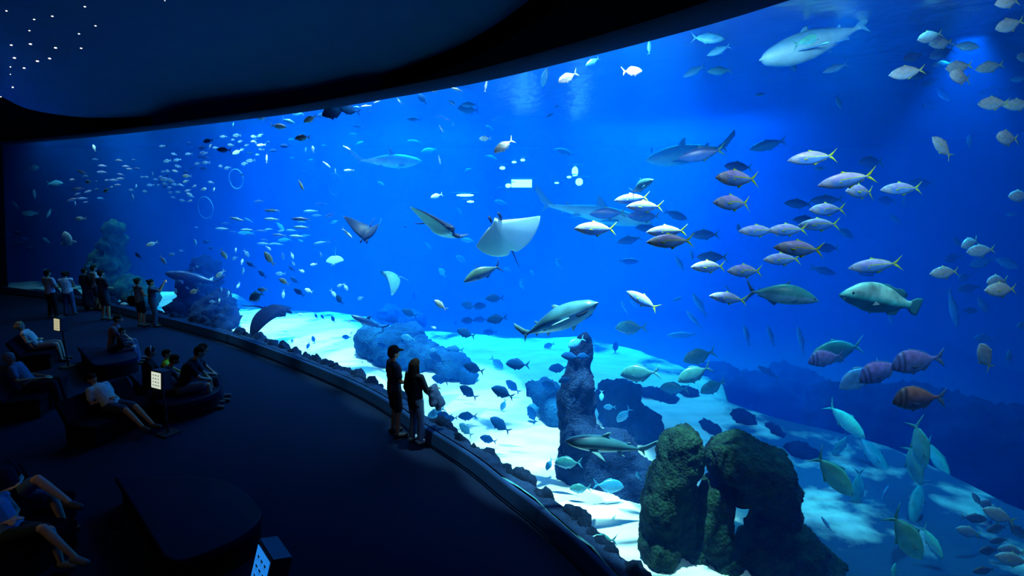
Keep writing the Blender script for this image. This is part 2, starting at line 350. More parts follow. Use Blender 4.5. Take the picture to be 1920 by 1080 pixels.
rock([(848, 688, 14.6, 32, 20, .7, 0), (815, 674, 15, 22, 20, .6, 0), (878, 700, 14.2, 14, 10, .5, 0)], M['rockm'], 'lower blue rock mound right of the standing couple', .09, .18, 1.1)
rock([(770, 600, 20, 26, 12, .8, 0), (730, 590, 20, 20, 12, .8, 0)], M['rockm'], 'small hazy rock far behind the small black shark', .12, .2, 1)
rock([(384, 515, 21.4, 22, 30, .8, -8), (374, 560, 20.8, 30, 45, .9, 0), (410, 585, 19.6, 30, 40, .9, 0), (352, 590, 20.4, 16, 34, .8, 0), (428, 612, 18.6, 12, 34, .6, 0)], M['rockb'], 'large dim rock heap at the left, behind the phone holding visitor', .09, .3, 1.3)
rock([(213, 455, 23.6, 12, 34, .8, 6), (208, 500, 23.6, 16, 30, .8, 0), (206, 540, 23.4, 20, 30, .9, 0)], M['rockc'], 'green coral covered rock column at the left', .09, .3, 1.7, 'coral_rock')
rock([(186, 482, 23.6, 10, 13, .6, 0), (188, 515, 23.4, 12, 30, .7, 0)], M['rockc'], 'low coral covered rock left of the green column', .12, .25, 1.1, 'coral_rock')
rock([(236, 540, 22.4, 22, 18, .8, 0), (262, 560, 21.6, 24, 16, .8, 0)], M['rockc'], 'low green reef lump left of the woman with the bag', .12, .25, 1.1, 'coral_rock')
rock([(1566, 945, 10, 66, 46, .8, 15), (1600, 905, 10.6, 46, 30, .8, 0)], M['rockb'], 'dark rock on the sand below the long aqua amberjack', .09, .2, 1.1)
rock([(1690, 985, 9.4, 60, 46, .8, 0), (1760, 1000, 8.8, 64, 60, .8, 10), (1810, 1050, 8.2, 60, 60, .7, 20), (1650, 960, 10, 44, 26, .8, 0)], M['rockb'], 'long dark ridge of rock at the lower right', .09, .2, 1.1)
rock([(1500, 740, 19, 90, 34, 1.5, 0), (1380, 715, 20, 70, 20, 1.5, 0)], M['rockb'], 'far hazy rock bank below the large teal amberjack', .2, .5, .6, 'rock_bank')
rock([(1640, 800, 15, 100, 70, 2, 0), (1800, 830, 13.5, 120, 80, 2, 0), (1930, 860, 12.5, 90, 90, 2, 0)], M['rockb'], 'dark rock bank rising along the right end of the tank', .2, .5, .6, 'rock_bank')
for (x, y, t, s, lb) in ((1330, 800, 12.0, 16, 'small dark stone on the blue sand above the big boulder'), (1395, 785, 12.4, 20, 'flat dark stone on the blue sand, middle of the three there'), (1455, 806, 11.8, 14, 'small dark stone on the blue sand right of the flat one'), (1500, 845, 10.9, 26, 'dark stone on the sand left of the long aqua amberjack'), (1290, 735, 13.8, 18, 'dark stone behind the green bream trio'), (1215, 735, 13.6, 22, 'dark stone under the large teal bream')):
    ts = tsand(x, y) or t
    rock([(x, y, ts, s, s * .35, .35, 0)], M['rockb'], lb, .06, .1, 2)
# edging stones along the window foot
RM = []
for q in range(6):
    bm = bmesh.new(); bmesh.ops.create_icosphere(bm, subdivisions=3, radius=1)
    for v in bm.verts:
        p = v.co.copy(); v.co *= 1 + .45 * noise.noise(p * 1.3 + Vector((q * 7, 0, 0))) + .18 * noise.noise(p * 3.5 + Vector((q * 5, 2, 0)))
        v.co.z *= 1.1
    me = bpy.data.meshes.new('edging_stone'); bm.to_mesh(me); bm.free(); me.materials.append(M['rockb'])
    me.polygons.foreach_set('use_smooth', [True] * len(me.polygons)); RM.append(me)
rr = random.Random(5); s = 0; i = 8.0
while i < NG * .86:
    k = int(i); r = rr.choice([.08, .11, .13, .16, .19]) * (.95 if k > 50 else 1)
    p = off(FC, k, r * 1.25 + rr.uniform(.04, .16), 0).lerp(off(FC, min(NG, k + 1), r * 1.25 + .1, 0), i - k)
    o = bpy.data.objects.new('edging_stone', RM[rr.randrange(6)]); COL.objects.link(o)
    o.scale = (r * rr.uniform(.8, 1.3), r * rr.uniform(.8, 1.2), r * rr.uniform(.9, 1.7)); o.rotation_euler = (0, 0, rr.uniform(0, 6.28))
    zz = sand_h(p.x, p.y); o.location = (p.x, p.y, max(zz, -.1) + r * .75 + .08)
    tag(o, 'dark rounded edging stone on the sand just behind the window foot', 'stone', 'edging stones along the foot of the window')
    i += (r * 1.25) / ((FC[k + 1] - FC[k]).length)
bm = bmesh.new()   # rubble bank under the stones
A = [bm.verts.new(off(FC, j, .05, .3)) for j in range(4, NG + 1)]; B = [bm.verts.new(off(FC, j, .3 + .05 * noise.noise(Vector((j, 0, 0))), .26 + .08 * noise.noise(Vector((j * .7, 3, 0))))) for j in range(4, NG + 1)]; C_ = [bm.verts.new(off(FC, j, .62, -.3)) for j in range(4, NG + 1)]
for a, b2 in ((A, B), (B, C_)):
    for j in range(NG - 4): bm.faces.new((a[j], a[j + 1], b2[j + 1], b2[j]))
bmesh.ops.recalc_face_normals(bm, faces=bm.faces)
mk('rubble', bm, M['rockb'], kind='stuff', label='low bank of dark rubble under the edging stones', cat='rubble')
# glint line along the window foot, put in as a thin pale strip
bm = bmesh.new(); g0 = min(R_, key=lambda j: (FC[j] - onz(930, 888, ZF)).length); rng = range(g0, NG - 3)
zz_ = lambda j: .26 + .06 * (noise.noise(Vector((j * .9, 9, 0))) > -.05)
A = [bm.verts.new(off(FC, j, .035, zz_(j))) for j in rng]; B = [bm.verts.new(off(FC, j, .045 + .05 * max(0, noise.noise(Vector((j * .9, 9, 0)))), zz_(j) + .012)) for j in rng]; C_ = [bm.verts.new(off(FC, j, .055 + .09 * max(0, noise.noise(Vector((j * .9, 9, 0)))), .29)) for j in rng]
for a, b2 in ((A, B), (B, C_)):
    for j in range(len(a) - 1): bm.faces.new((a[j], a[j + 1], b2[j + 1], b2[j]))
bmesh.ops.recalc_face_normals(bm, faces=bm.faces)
mk('glint_strip', bm, mat('glint_tint', (.05, .22, .28), .8, noise_amt=.8, scale=9), kind='stuff', label='thin pale strip painted in for glints along the window foot', cat='sand')
# far lamps behind the middle of the tank, faint rings
M['lamp'] = mat('lamp_glow', (.8, .9, 1), .5, emit=(.5, .9, 1), es=9)
M['housing'] = mat('lamp_housing', (.05, .1, .15), .5)
def far_lamp(x, y, w_, h_, t, label, name='underwater_lamp', rnd_=True):
    k = t / 1000; bm = bmesh.new()
    if rnd_: ellip(bm, (0, 0, 0), (w_ * k / 2, .08, h_ * k / 2), 0, 2)
    else:
        bmesh.ops.create_cube(bm, size=1)
        for v in bm.verts: v.co = Vector((v.co.x * w_ * k, v.co.y * .1, v.co.z * h_ * k))
    o = mk(name, bm, M['lamp'], label=label, cat='lamp', group='bright lamps far behind the rays'); o.location = at(x, y, t)
    bm = bmesh.new(); bmesh.ops.create_cube(bm, size=1)
    for v in bm.verts: v.co = Vector((v.co.x * w_ * k * 1.1, v.co.y * .12 + .14, v.co.z * h_ * k * 1.1))
    vz = bmesh.ops.create_cube(bm, size=1)['verts']  # added hood stops the lamp light reaching the water surface above
    for v in vz: v.co = Vector((v.co.x * (w_ * k * 1.1 + .3), v.co.y * 1.0 - .3, v.co.z * .03 + h_ * k * .5 + .06))
    mk('housing', bm, M['housing'], parent=o); return o
TF = 24
far_lamp(978, 344, 38, 14, TF, 'wide rectangular lit panel far behind the rays, largest bright patch', 'light_panel', False)
far_lamp(942, 315, 11, 6, TF, 'small oval lamp upper left of the lit panel'); far_lamp(964, 304, 9, 4, TF, 'middle one of three oval lamps above the lit panel')
far_lamp(980, 300, 9, 5, TF, 'right one of three oval lamps above the lit panel'); far_lamp(953, 348, 11, 8, TF, 'small round lamp touching the left end of the lit panel')
far_lamp(1078, 322, 12, 20, TF, 'upright bright lamp right of the lit panel'); far_lamp(1086, 341, 14, 14, TF, 'round bright lamp below the upright one')
far_lamp(1067, 332, 9, 4, TF, 'tiny lamp left of the upright one'); far_lamp(1044, 343, 9, 3, TF, 'tiny flat lamp between the lit panel and the upright lamp')
far_lamp(872, 366, 34, 5, TF, 'long horizontal tube lamp left of the lit panel', 'tube_lamp'); far_lamp(882, 378, 14, 4, TF, 'short tube lamp under the long one', 'tube_lamp')
M['ring'] = mat('ring_blue', (.02, .2, .6), .8)
for (x, y, rx, ry, t, lb) in ((385, 390, 14, 20, 19.2, 'pale upright ring in the blue water left of the fusiliers'), (443, 336, 13, 18, 19.5, 'pale upright ring under the left shoal'), (940, 388, 15, 36, 19, 'faint tall ring beside the far lamps'), (628, 346, 13, 20, 20, 'faint upright ring above the fusilier school')):
    bm = bmesh.new(); k = t / 1000; rings = []
    for a in range(40):
        an = a * math.pi / 20; c = Vector((rx * k * math.cos(an), 0, ry * k * math.sin(an))); d = c.normalized(); r_ = 1.3 * k
        rings.append([bm.verts.new(c + d * r_ * math.cos(b_) + Vector((0, r_ * math.sin(b_), 0))) for b_ in [q * math.pi / 3 for q in range(6)]])
    for a in range(40):
        for q in range(6): bm.faces.new((rings[a][q], rings[a][(q + 1) % 6], rings[(a + 1) % 40][(q + 1) % 6], rings[(a + 1) % 40][q]))
    o = mk('pale_ring', bm, M['ring'], label=lb, cat='ring'); o.location = at(x, y, t)  # plain thin blue torus hanging in the water

# everything rocky as one tree, so that no fish ends up inside or behind a rock
_v, _f = [], []
bpy.context.view_layer.update()
for o in list(COL.objects):
    if o.name.startswith(('rock', 'coral')) and o.type == 'MESH':
        k0 = len(_v); _v += [o.location + v.co for v in o.data.vertices]; _f += [[k0 + i for i in p.vertices] for p in o.data.polygons]
RB = BVHTree.FromPolygons(_v, _f)
def trock(px, py):
    d = ray(px, py); h = RB.ray_cast(CAM, d.normalized()); return h[3] / d.length if h[0] is not None else None
# ------------------------------------------------------------------ fish: meshes of unit length, nose at +x, back at +z
def bend(x, k):      # sideways curve of the swimming body
    return k * (0.5 - x) ** 2 * .6
def loft(bm, st, seg=14, k=0, mi=0, sq=2.0):
    """st: list of (x, zc, up, down, w)"""
    rings = []
    for (x, zc, u, d, w_) in st:
        r = []
        for j in range(seg):
            a = 2 * math.pi * j / seg; c, s = math.cos(a), math.sin(a)
            e = 2 / sq
            cc = math.copysign(abs(c) ** e, c); ss = math.copysign(abs(s) ** e, s)
            r.append(bm.verts.new((x, w_ * cc + bend(x, k), zc + (u if s >= 0 else d) * ss)))
        rings.append(r)
    for a, b in zip(rings, rings[1:]):
        for j in range(seg):
            f = bm.faces.new((a[j], a[(j + 1) % seg], b[(j + 1) % seg], b[j])); f.material_index = mi
    for r in (rings[0], rings[-1]):
        f = bm.faces.new(r); f.material_index = mi
def fin(bm, pts, th=.006, k=0, mi=1, fr=None):
    """lens shaped fin over the outline pts (x, z); fr maps (x, z, y) into place, else the mid plane"""
    cx = sum(p[0] for p in pts) / len(pts); cz = sum(p[1] for p in pts) / len(pts)
    def put(x, z, y):
        if fr: return fr(x, z, y)
        return (x, y + bend(x, k), z)
    ed = [bm.verts.new(put(x, z, 0)) for x, z in pts]
    for s in (1, -1):
        inn = [bm.verts.new(put(cx + (x - cx) * .72, cz + (z - cz) * .72, s * th)) for x, z in pts]
        c = bm.verts.new(put(cx, cz, s * th * 1.2)); n = len(pts)
        for j in range(n):
            q = (j + 1) % n
            f = bm.faces.new((ed[j], ed[q], inn[q], inn[j])); f.material_index = mi
            f = bm.faces.new((inn[j], inn[q], c)); f.material_index = mi
def smoothprof(keys, n=18):
    """keys: (x, up, down, w, zc) interpolated"""
    ks = crom([Vector((a, b, c)) for a, b, c, d, e in keys], 4); k2 = crom([Vector((a, d, e)) for a, b, c, d, e in keys], 4)
    return [(p.x, q.z, max(.002, p.y), max(.002, p.z), max(.0015, q.y)) for p, q in zip(ks, k2)]
def pect(bm, x0, y0, z0, L, W, down=.35, out=.55, mi=1):
    for s in (1, -1):
        def fr(u, v, t, s=s):   # u along fin, v chord
            return (x0 - u * .8 + v * .25, s * (y0 + u * out * .7) + t * .3, z0 - u * down + v + t)
        fin(bm, [(0, -W * .3), (L * .35, -W * .55), (L * .8, -W * .25), (L, 0), (L * .7, W * .3), (L * .3, W * .4), (0, W * .3)], th=.003, mi=mi, fr=fr)
def fork(bm, x0, xn, h, root=.02, k=0, mi=1, up=1, dn=1, notch=.35, thin=.3):
    L = x0 - xn
    fin(bm, [(x0 + .03, root), (x0 - L * .35, h * .45 * up), (xn, h * up), (xn + L * thin, h * .62 * up), (x0 - L * notch, .012), (x0 - .0, -root * .3)], k=k, mi=mi, th=.005)
    fin(bm, [(x0 + .03, -root), (x0 - L * .35, -h * .45 * dn), (xn, -h * dn), (xn + L * thin, -h * .62 * dn), (x0 - L * notch, -.012), (x0 - .0, root * .3)], k=k, mi=mi, th=.005)
def eye_bm(x, y, z, r):
    bm = bmesh.new()
    bmesh.ops.create_uvsphere(bm, u_segments=10, v_segments=8, radius=r)
    for v in bm.verts: v.co = Vector((v.co.x + x, v.co.y * .5 + y, v.co.z + z))
    return bm

def build_jack(k=0, d=.15):
    bm = bmesh.new(); e = d
    loft(bm, smoothprof([(.5, .004, .004, .004, -.012), (.46, .035, .028, .022, -.01), (.38, e * .55, e * .5, .045, -.004), (.24, e * .85, e * .85, .06, 0), (.06, e, e, .064, 0), (-.12, e * .78, e * .76, .05, 0), (-.26, e * .36, e * .36, .026, 0), (-.33, .016, .016, .014, 0), (-.36, .014, .014, .008, 0)]), k=k)
    fork(bm, -.34, -.5, .175, k=k, notch=.3)
    fin(bm, [(.1, e * .93), (.06, e + .035), (-.02, e * .93 + .012), (-.14, e * .75 + .006), (-.28, e * .3 + .012), (-.29, e * .25), (-.12, e * .68)], k=k, th=.004)
    fin(bm, [(.0, -e * .93), (-.03, -e - .03), (-.12, -e * .75 - .008), (-.28, -e * .3 - .012), (-.29, -e * .25), (-.12, -e * .68)], k=k, th=.004)
    pect(bm, .2, .052, -.02, .15, .035, down=.12, out=.3, mi=1)
    return bm
def build_bream(k=0, d=.21):
    bm = bmesh.new(); e = d
    loft(bm, smoothprof([(.5, .004, .004, .004, -.02), (.47, .05, .04, .022, -.015), (.38, e * .66, e * .55, .05, 0), (.24, e * .95, e * .85, .065, 0), (.08, e, e, .066, 0), (-.1, e * .7, e * .78, .05, 0), (-.24, e * .27, e * .32, .024, 0), (-.31, .02, .02, .012, 0), (-.35, .017, .017, .006, 0)]), k=k)
    fork(bm, -.33, -.5, .2, k=k, notch=.45, thin=.22, root=.018)
    fin(bm, [(.12, e * .95), (.08, e + .03), (-.02, e * .9 + .03), (-.14, e * .6 + .02), (-.25, e * .25 + .01), (-.12, e * .58)], k=k, th=.004)
    fin(bm, [(.0, -e * .95), (-.04, -e * .9 - .04), (-.14, -e * .65 - .02), (-.25, -e * .3 - .008), (-.12, -e * .6)], k=k, th=.004)
    fin(bm, [(.18, -e * .9), (.1, -e - .05), (.08, -e * .96)], k=k, th=.003)
    pect(bm, .2, .055, -.03, .15, .04, down=.25, out=.4)
    return bm
def build_dentex(k=0):
    bm = bmesh.new()
    loft(bm, smoothprof([(.5, .006, .006, .01, -.09), (.475, .06, .05, .035, -.065), (.42, .13, .11, .055, -.03), (.33, .19, .17, .07, -.005), (.18, .215, .21, .075, 0), (.02, .185, .205, .07, 0), (-.14, .115, .135, .05, 0), (-.26, .045, .055, .026, .01), (-.33, .028, .028, .016, .015), (-.37, .027, .027, .008, .015)], 18), seg=18, k=k)
    fork(bm, -.35, -.5, .185, k=k, notch=.62, thin=.12, root=.03)
    fin(bm, [(.2, .2), (.16, .235), (.02, .205), (-.12, .15), (-.22, .09), (-.24, .06), (-.12, .1), (.02, .16)], k=k, th=.004)
    fin(bm, [(-.06, -.16), (-.1, -.205), (-.17, -.165), (-.24, -.08), (-.16, -.1)], k=k, th=.004)
    fin(bm, [(.17, -.19), (.08, -.25), (.04, -.2)], k=k, th=.004)
    pect(bm, .19, .07, -.07, .2, .045, down=.05, out=.25)
    return bm
def build_slim(k=0, d=.095):
    bm = bmesh.new(); e = d
    loft(bm, smoothprof([(.5, .004, .004, .004, 0), (.45, .03, .028, .02, 0), (.33, e * .75, e * .75, .04, 0), (.15, e, e, .05, 0), (-.05, e * .9, e * .9, .045, 0), (-.25, e * .42, e * .42, .022, 0), (-.35, .017, .017, .01, 0)]), seg=10, k=k)
    fork(bm, -.33, -.5, .11, k=k, notch=.4)
    fin(bm, [(.12, e * .9), (.04, e + .04), (-.12, e * .75), (0, e * .8)], k=k, th=.004)
    fin(bm, [(-.05, -e * .85), (-.12, -e - .01), (-.2, -e * .5), (-.1, -e * .6)], k=k, th=.004)
    pect(bm, .22, .04, -.02, .1, .03)
    return bm
def build_grouper(k=.12):
    bm = bmesh.new()
    loft(bm, smoothprof([(.5, .008, .01, .012, -.05), (.47, .03, .035, .035, -.04), (.38, .095, .1, .065, -.018), (.26, .155, .145, .085, 0), (.1, .185, .18, .09, 0), (-.08, .155, .155, .078, 0), (-.22, .092, .092, .052, 0), (-.32, .05, .05, .03, 0), (-.38, .048, .048, .016, 0)], 18), seg=20, k=k)
    fin(bm, [(-.35, .045), (-.42, .1), (-.49, .11), (-.5, .04), (-.5, -.04), (-.49, -.11), (-.42, -.1), (-.35, -.045)], k=k, th=.006)
    fin(bm, [(.14, .145), (.08, .185), (-.04, .19), (-.14, .16), (-.22, .17), (-.3, .12), (-.3, .065), (-.16, .1), (0, .14)], k=k, th=.005)
    fin(bm, [(-.1, -.115), (-.16, -.17), (-.25, -.15), (-.28, -.07), (-.18, -.09)], k=k, th=.005)
    fin(bm, [(.14, -.14), (.05, -.2), (.04, -.14)], k=k, th=.005)
    pect(bm, .17, .078, -.045, .15, .07, down=.05, out=.35, mi=2)
    # lower jaw
    fin(bm, [(.49, -.055), (.4, -.1), (.36, -.1), (.4, -.075)], k=k, th=.03, mi=2)
    return bm
def build_sunfish(k=0):
    bm = bmesh.new()
    loft(bm, smoothprof([(.45, .01, .01, .01, 0), (.4, .11, .1, .04, 0), (.25, .24, .24, .07, 0), (.05, .3, .3, .075, 0), (-.15, .27, .27, .05, 0), (-.3, .2, .2, .02, 0), (-.36, .16, .16, .006, 0)]), k=k)
    fin(bm, [(-.08, .26), (-.16, .5), (-.24, .5), (-.24, .22)], th=.008); fin(bm, [(-.08, -.26), (-.16, -.5), (-.24, -.5), (-.24, -.22)], th=.008)
    return bm
def build_amber(k=0):
    bm = bmesh.new(); e = .16
    loft(bm, smoothprof([(.5, .008, .008, .01, -.04), (.465, .035, .03, .03, -.03), (.37, .085, .08, .055, -.012), (.2, .145, .12, .075, 0), (.02, e, .13, .078, 0), (-.15, .11, .095, .055, 0), (-.29, .045, .042, .026, 0), (-.36, .018, .018, .014, 0), (-.4, .015, .015, .006, 0)], 18), seg=18, k=k)
    fork(bm, -.385, -.5, .2, k=k, notch=.35, thin=.2)
    fin(bm, [(.08, e * .95), (.1, e + .06), (.05, e + .01), (0, e * .96)], k=k, th=.004)
    fin(bm, [(0, e * .95), (-.1, .13), (-.2, .09), (-.32, .045), (-.32, .03), (-.15, .1)], k=k, th=.004)
    fin(bm, [(-.04, -.12), (-.08, -.165), (-.2, -.08), (-.32, -.045), (-.3, -.03), (-.15, -.085)], k=k, th=.004)
    pect(bm, .2, .065, -.05, .14, .04, down=.2, out=.3)
    return bm
def build_shark(k=.1, fat=1.0, mouth=False, hammer=False, dorsal=1.0):
    bm = bmesh.new(); f = fat
    loft(bm, smoothprof([(.5, .006, .004, .008, .005), (.475, .022, .014, .024, .004), (.43, .038 * f, .03 * f, .042 * f, 0), (.36, .052 * f, .05 * f, .055 * f, 0), (.24, .07 * f, .07 * f, .066 * f, 0), (.08, .075 * f, .072 * f, .066 * f, 0), (-.08, .055 * f, .052 * f, .05 * f, 0), (-.2, .032 * f, .032 * f, .03 * f, 0), (-.3, .018, .018, .016, 0), (-.36, .013, .013, .008, .004)], 18), seg=18, k=k)
    fin(bm, [(-.3, .015), (-.37, .055), (-.5, .17), (-.5, .11), (-.43, .03), (-.4, .0), (-.33, -.01)], k=k, th=.006)
    fin(bm, [(-.31, -.01), (-.36, -.02), (-.41, -.075), (-.385, -.0), (-.37, .02)], k=k, th=.006)
    D = dorsal
    fin(bm, [(.14, .06 * f), (.06, .07 * f + .075 * D), (.02, .07 * f + .09 * D), (.03, .06 * f + .02), (.0, .06 * f)], k=k, th=.007)
    fin(bm, [(-.16, .03 * f), (-.2, .03 * f + .03), (-.225, .055 * f), (-.21, .025 * f)], k=k, th=.005)
    fin(bm, [(-.2, -.025 * f), (-.235, -.03 * f - .025), (-.245, -.02 * f)], k=k, th=.004)
    for s in (1, -1):
        fr = lambda u, v, t, s=s: (.2 - u * .55 + v, s * (.05 * f + u * .85) + bend(.15, k), -.03 * f - u * .35 + t)
        fin(bm, [(0, .05), (.09, .01), (.17, -.03), (.1, -.045), (0, -.05)], th=.006, fr=fr)
        fr = lambda u, v, t, s=s: (-.1 - u * .6 + v, s * (.03 * f + u * .8) + bend(-.1, k), -.04 * f - u * .3 + t)
        fin(bm, [(0, .03), (.05, 0), (.08, -.02), (0, -.03)], th=.004, fr=fr)
        if hammer:
            fr = lambda u, v, t, s=s: (.44 + v - u * .1, s * (u) + bend(.44, k), t)
            fin(bm, [(0, .04), (.1, .03), (.11, 0), (.1, -.01), (0, -.03)], th=.012, fr=fr)
    if mouth:   # open jaw line with teeth under the snout
        for s in (1, -1):
            fr = lambda x, z, t, s=s: (x, s * ((.049 - .13 * (x - .28)) * f + t) + bend(x, k), z * f - .02 * f)
            fin(bm, [(.43, -.0), (.38, .012), (.32, .009), (.26, -.012), (.31, -.03), (.38, -.022)], th=.009, mi=2, fr=fr)
            for q in range(7):
                x = .3 + q * .015
                fr2 = lambda a, b, t, s=s, x=x: (x + a, s * ((.049 - .13 * (x - .28)) * f + .009 + t) + bend(x, k), b * 1.3 - .018 * f)
                fin(bm, [(-.004, .004), (.004, .004), (0, -.014)], th=.003, mi=3, fr=fr2)
    return bm
def build_ray(dr=.1, dl=.1, tail=.7, thick=.06, sweep=.25, horn=True, chord=.42):
    """wings along y, nose +x; dr/dl raise or lower the wing tips; slot 0 back, slot 1 belly"""
    bm = bmesh.new(); NU, NV = 28, 10
    top = []; bot = []
    for i in range(NU + 1):
        u = -1 + 2 * i / NU; au = abs(u); s = 1 if u >= 0 else -1
        lift = (dr if s > 0 else dl)
        lead = .22 - sweep * au ** 1.3 + (.05 if au < .12 else 0) * (1 - au / .12 if au < .12 else 0)
        ch = chord * (1 - au ** 1.7) ** .8 + .015
        rt, rb = [], []
        for j in range(NV + 1):
            v = j / NV; x = lead - ch * v
            y = .5 * u * (1 - .12 * abs(lift) * au)
            z = lift * au ** 2
            th = thick * (1 - au ** .8) ** 1.1 * math.sin(math.pi * min(1, v * .92 + .08)) ** .8 + .004 * (1 - au)
            rt.append(bm.verts.new((x, y, z + th)))
            rb.append(bm.verts.new((x, y, z - th * .8)))
        top.append(rt); bot.append(rb)
    for i in range(NU):
        for j in range(NV):
            bm.faces.new((top[i][j], top[i][j + 1], top[i + 1][j + 1], top[i + 1][j])).material_index = 0
            bm.faces.new((bot[i][j], bot[i + 1][j], bot[i + 1][j + 1], bot[i][j + 1])).material_index = 1
        for j in (0, NV): bm.faces.new((top[i][j], top[i + 1][j], bot[i + 1][j], bot[i][j])).material_index = 0
    for i in (0, NU):
        for j in range(NV): bm.faces.new((top[i][j], top[i][j + 1], bot[i][j + 1], bot[i][j])).material_index = 0
    tl = []
    for q in range(9):
        x = -.18 - tail * q / 8; r = .014 * (1 - q / 9) + .002; z = .02 + .015 * math.sin(q * .7)
        tl.append([bm.verts.new((x, r * math.cos(a * math.pi / 3), z + r * math.sin(a * math.pi / 3))) for a in range(6)])
    for a, b in zip(tl, tl[1:]):
        for j in range(6): bm.faces.new((a[j], a[(j + 1) % 6], b[(j + 1) % 6], b[j]))
    fin(bm, [(-.12, .02), (-.17, .07), (-.19, .02)], th=.006, mi=0)
    if horn:
        for s in (1, -1):
            fr = lambda x, z, t, s=s: (x, s * .075 + t, z)
            fin(bm, [(.22, .03), (.31, .02), (.33, -.03), (.27, -.03), (.21, -.02)], th=.014, mi=0, fr=fr)
    return bm
def fmat(name, back, belly, mid=None, z0=-.02, soft=.06, stripe=None, scol=None, face=None, rough=.35, spec=.5, nz_=.18, bars=0, spots=0, fnoise=False):
    m, t, n, l, b = nm(name)
    tc = n.new('ShaderNodeTexCoord'); sp = n.new('ShaderNodeSeparateXYZ'); l.new(tc.outputs['Object'], sp.inputs[0])
    mr = n.new('ShaderNodeMapRange'); mr.inputs['From Min'].default_value = z0 - soft; mr.inputs['From Max'].default_value = z0 + soft
    l.new(sp.outputs['Z'], mr.inputs['Value'])
    mx = n.new('ShaderNodeMix'); mx.data_type = 'RGBA'; mx.inputs['A'].default_value = (*belly, 1); mx.inputs['B'].default_value = (*back, 1)
    l.new(mr.outputs[0], mx.inputs['Factor']); cur = mx.outputs['Result']
    if mid:
        m2 = n.new('ShaderNodeMapRange'); m2.inputs['From Min'].default_value = z0 + soft; m2.inputs['From Max'].default_value = z0 + soft * 3.5
        l.new(sp.outputs['Z'], m2.inputs['Value']); mm = n.new('ShaderNodeMix'); mm.data_type = 'RGBA'
        l.new(m2.outputs[0], mm.inputs['Factor']); l.new(cur, mm.inputs['A']); mm.inputs['B'].default_value = (*mid, 1); cur = mm.outputs['Result']
    if stripe:
        # band between two heights, behind the gill
        a = n.new('ShaderNodeMath'); a.operation = 'SUBTRACT'; l.new(sp.outputs['Z'], a.inputs[0]); a.inputs[1].default_value = stripe[0]
        ab = n.new('ShaderNodeMath'); ab.operation = 'ABSOLUTE'; l.new(a.outputs[0], ab.inputs[0])
        lt = n.new('ShaderNodeMath'); lt.operation = 'LESS_THAN'; l.new(ab.outputs[0], lt.inputs[0]); lt.inputs[1].default_value = stripe[1]
        bx = n.new('ShaderNodeMath'); bx.operation = 'LESS_THAN'; l.new(sp.outputs['X'], bx.inputs[0]); bx.inputs[1].default_value = stripe[2]
        mu = n.new('ShaderNodeMath'); mu.operation = 'MULTIPLY'; l.new(lt.outputs[0], mu.inputs[0]); l.new(bx.outputs[0], mu.inputs[1])
        ms = n.new('ShaderNodeMix'); ms.data_type = 'RGBA'; l.new(mu.outputs[0], ms.inputs['Factor']); l.new(cur, ms.inputs['A']); ms.inputs['B'].default_value = (*scol, 1); cur = ms.outputs['Result']
    if face:
        fx = n.new('ShaderNodeMapRange'); fx.inputs['From Min'].default_value = .22; fx.inputs['From Max'].default_value = .3; l.new(sp.outputs['X'], fx.inputs['Value'])
        mf = n.new('ShaderNodeMix'); mf.data_type = 'RGBA'; l.new(fx.outputs[0], mf.inputs['Factor']); l.new(cur, mf.inputs['A'])
        wv = n.new('ShaderNodeTexNoise' if fnoise else 'ShaderNodeTexWave'); wv.inputs['Scale'].default_value = 28 if fnoise else 3.2; wv.inputs['Distortion'].default_value = 0 if fnoise else 1.5; l.new(tc.outputs['Object'], wv.inputs['Vector'])
        mw = n.new('ShaderNodeMix'); mw.data_type = 'RGBA'; mw.inputs['A'].default_value = (*[c * .45 for c in face], 1); mw.inputs['B'].default_value = (*face, 1)
        l.new(wv.outputs['Fac'], mw.inputs['Factor']); l.new(mw.outputs['Result'], mf.inputs['B']); cur = mf.outputs['Result']
    nz = n.new('ShaderNodeTexNoise'); nz.inputs['Scale'].default_value = 9 if not spots else spots; nz.inputs['Detail'].default_value = 4; l.new(tc.outputs['Object'], nz.inputs['Vector'])
    mn = n.new('ShaderNodeMapRange'); mn.inputs['From Min'].default_value = .3; mn.inputs['From Max'].default_value = .7; mn.inputs['To Min'].default_value = 1 - nz_; mn.inputs['To Max'].default_value = 1 + nz_; l.new(nz.outputs['Fac'], mn.inputs['Value'])
    vm = n.new('ShaderNodeVectorMath'); vm.operation = 'SCALE'; l.new(cur, vm.inputs[0]); l.new(mn.outputs[0], vm.inputs['Scale'])
    l.new(vm.outputs[0], b.inputs['Base Color']); b.inputs['Roughness'].default_value = rough; b.inputs['Specular IOR Level'].default_value = spec
    return m
YEL = (.5, .75, .02)
F = {}
F['jack'] = [fmat('jack_skin', (.30, .38, .9), (.10, .34, .95), mid=(.48, .46, .92), z0=-.005, soft=.02, stripe=(.016, .009, .12), scol=YEL, face=(.5, .65, .95), fnoise=True), mat('jack_fin', YEL, .5)]  # blue belly under lilac back puts the light into the skin colour
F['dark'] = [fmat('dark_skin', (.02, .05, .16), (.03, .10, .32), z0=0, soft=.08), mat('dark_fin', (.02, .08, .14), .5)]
F['dimjack'] = [fmat('dimjack_skin', (.03, .07, .22), (.05, .16, .5), z0=-.01, soft=.05), mat('dimjack_fin', (.05, .22, .12), .5)]  # darker copy of the jack skin, shadow and haze put into the colour
F['blue'] = [fmat('blue_skin', (.12, .35, .75), (.2, .5, .9), z0=0, soft=.08), mat('blue_fin', (.15, .4, .75), .5)]
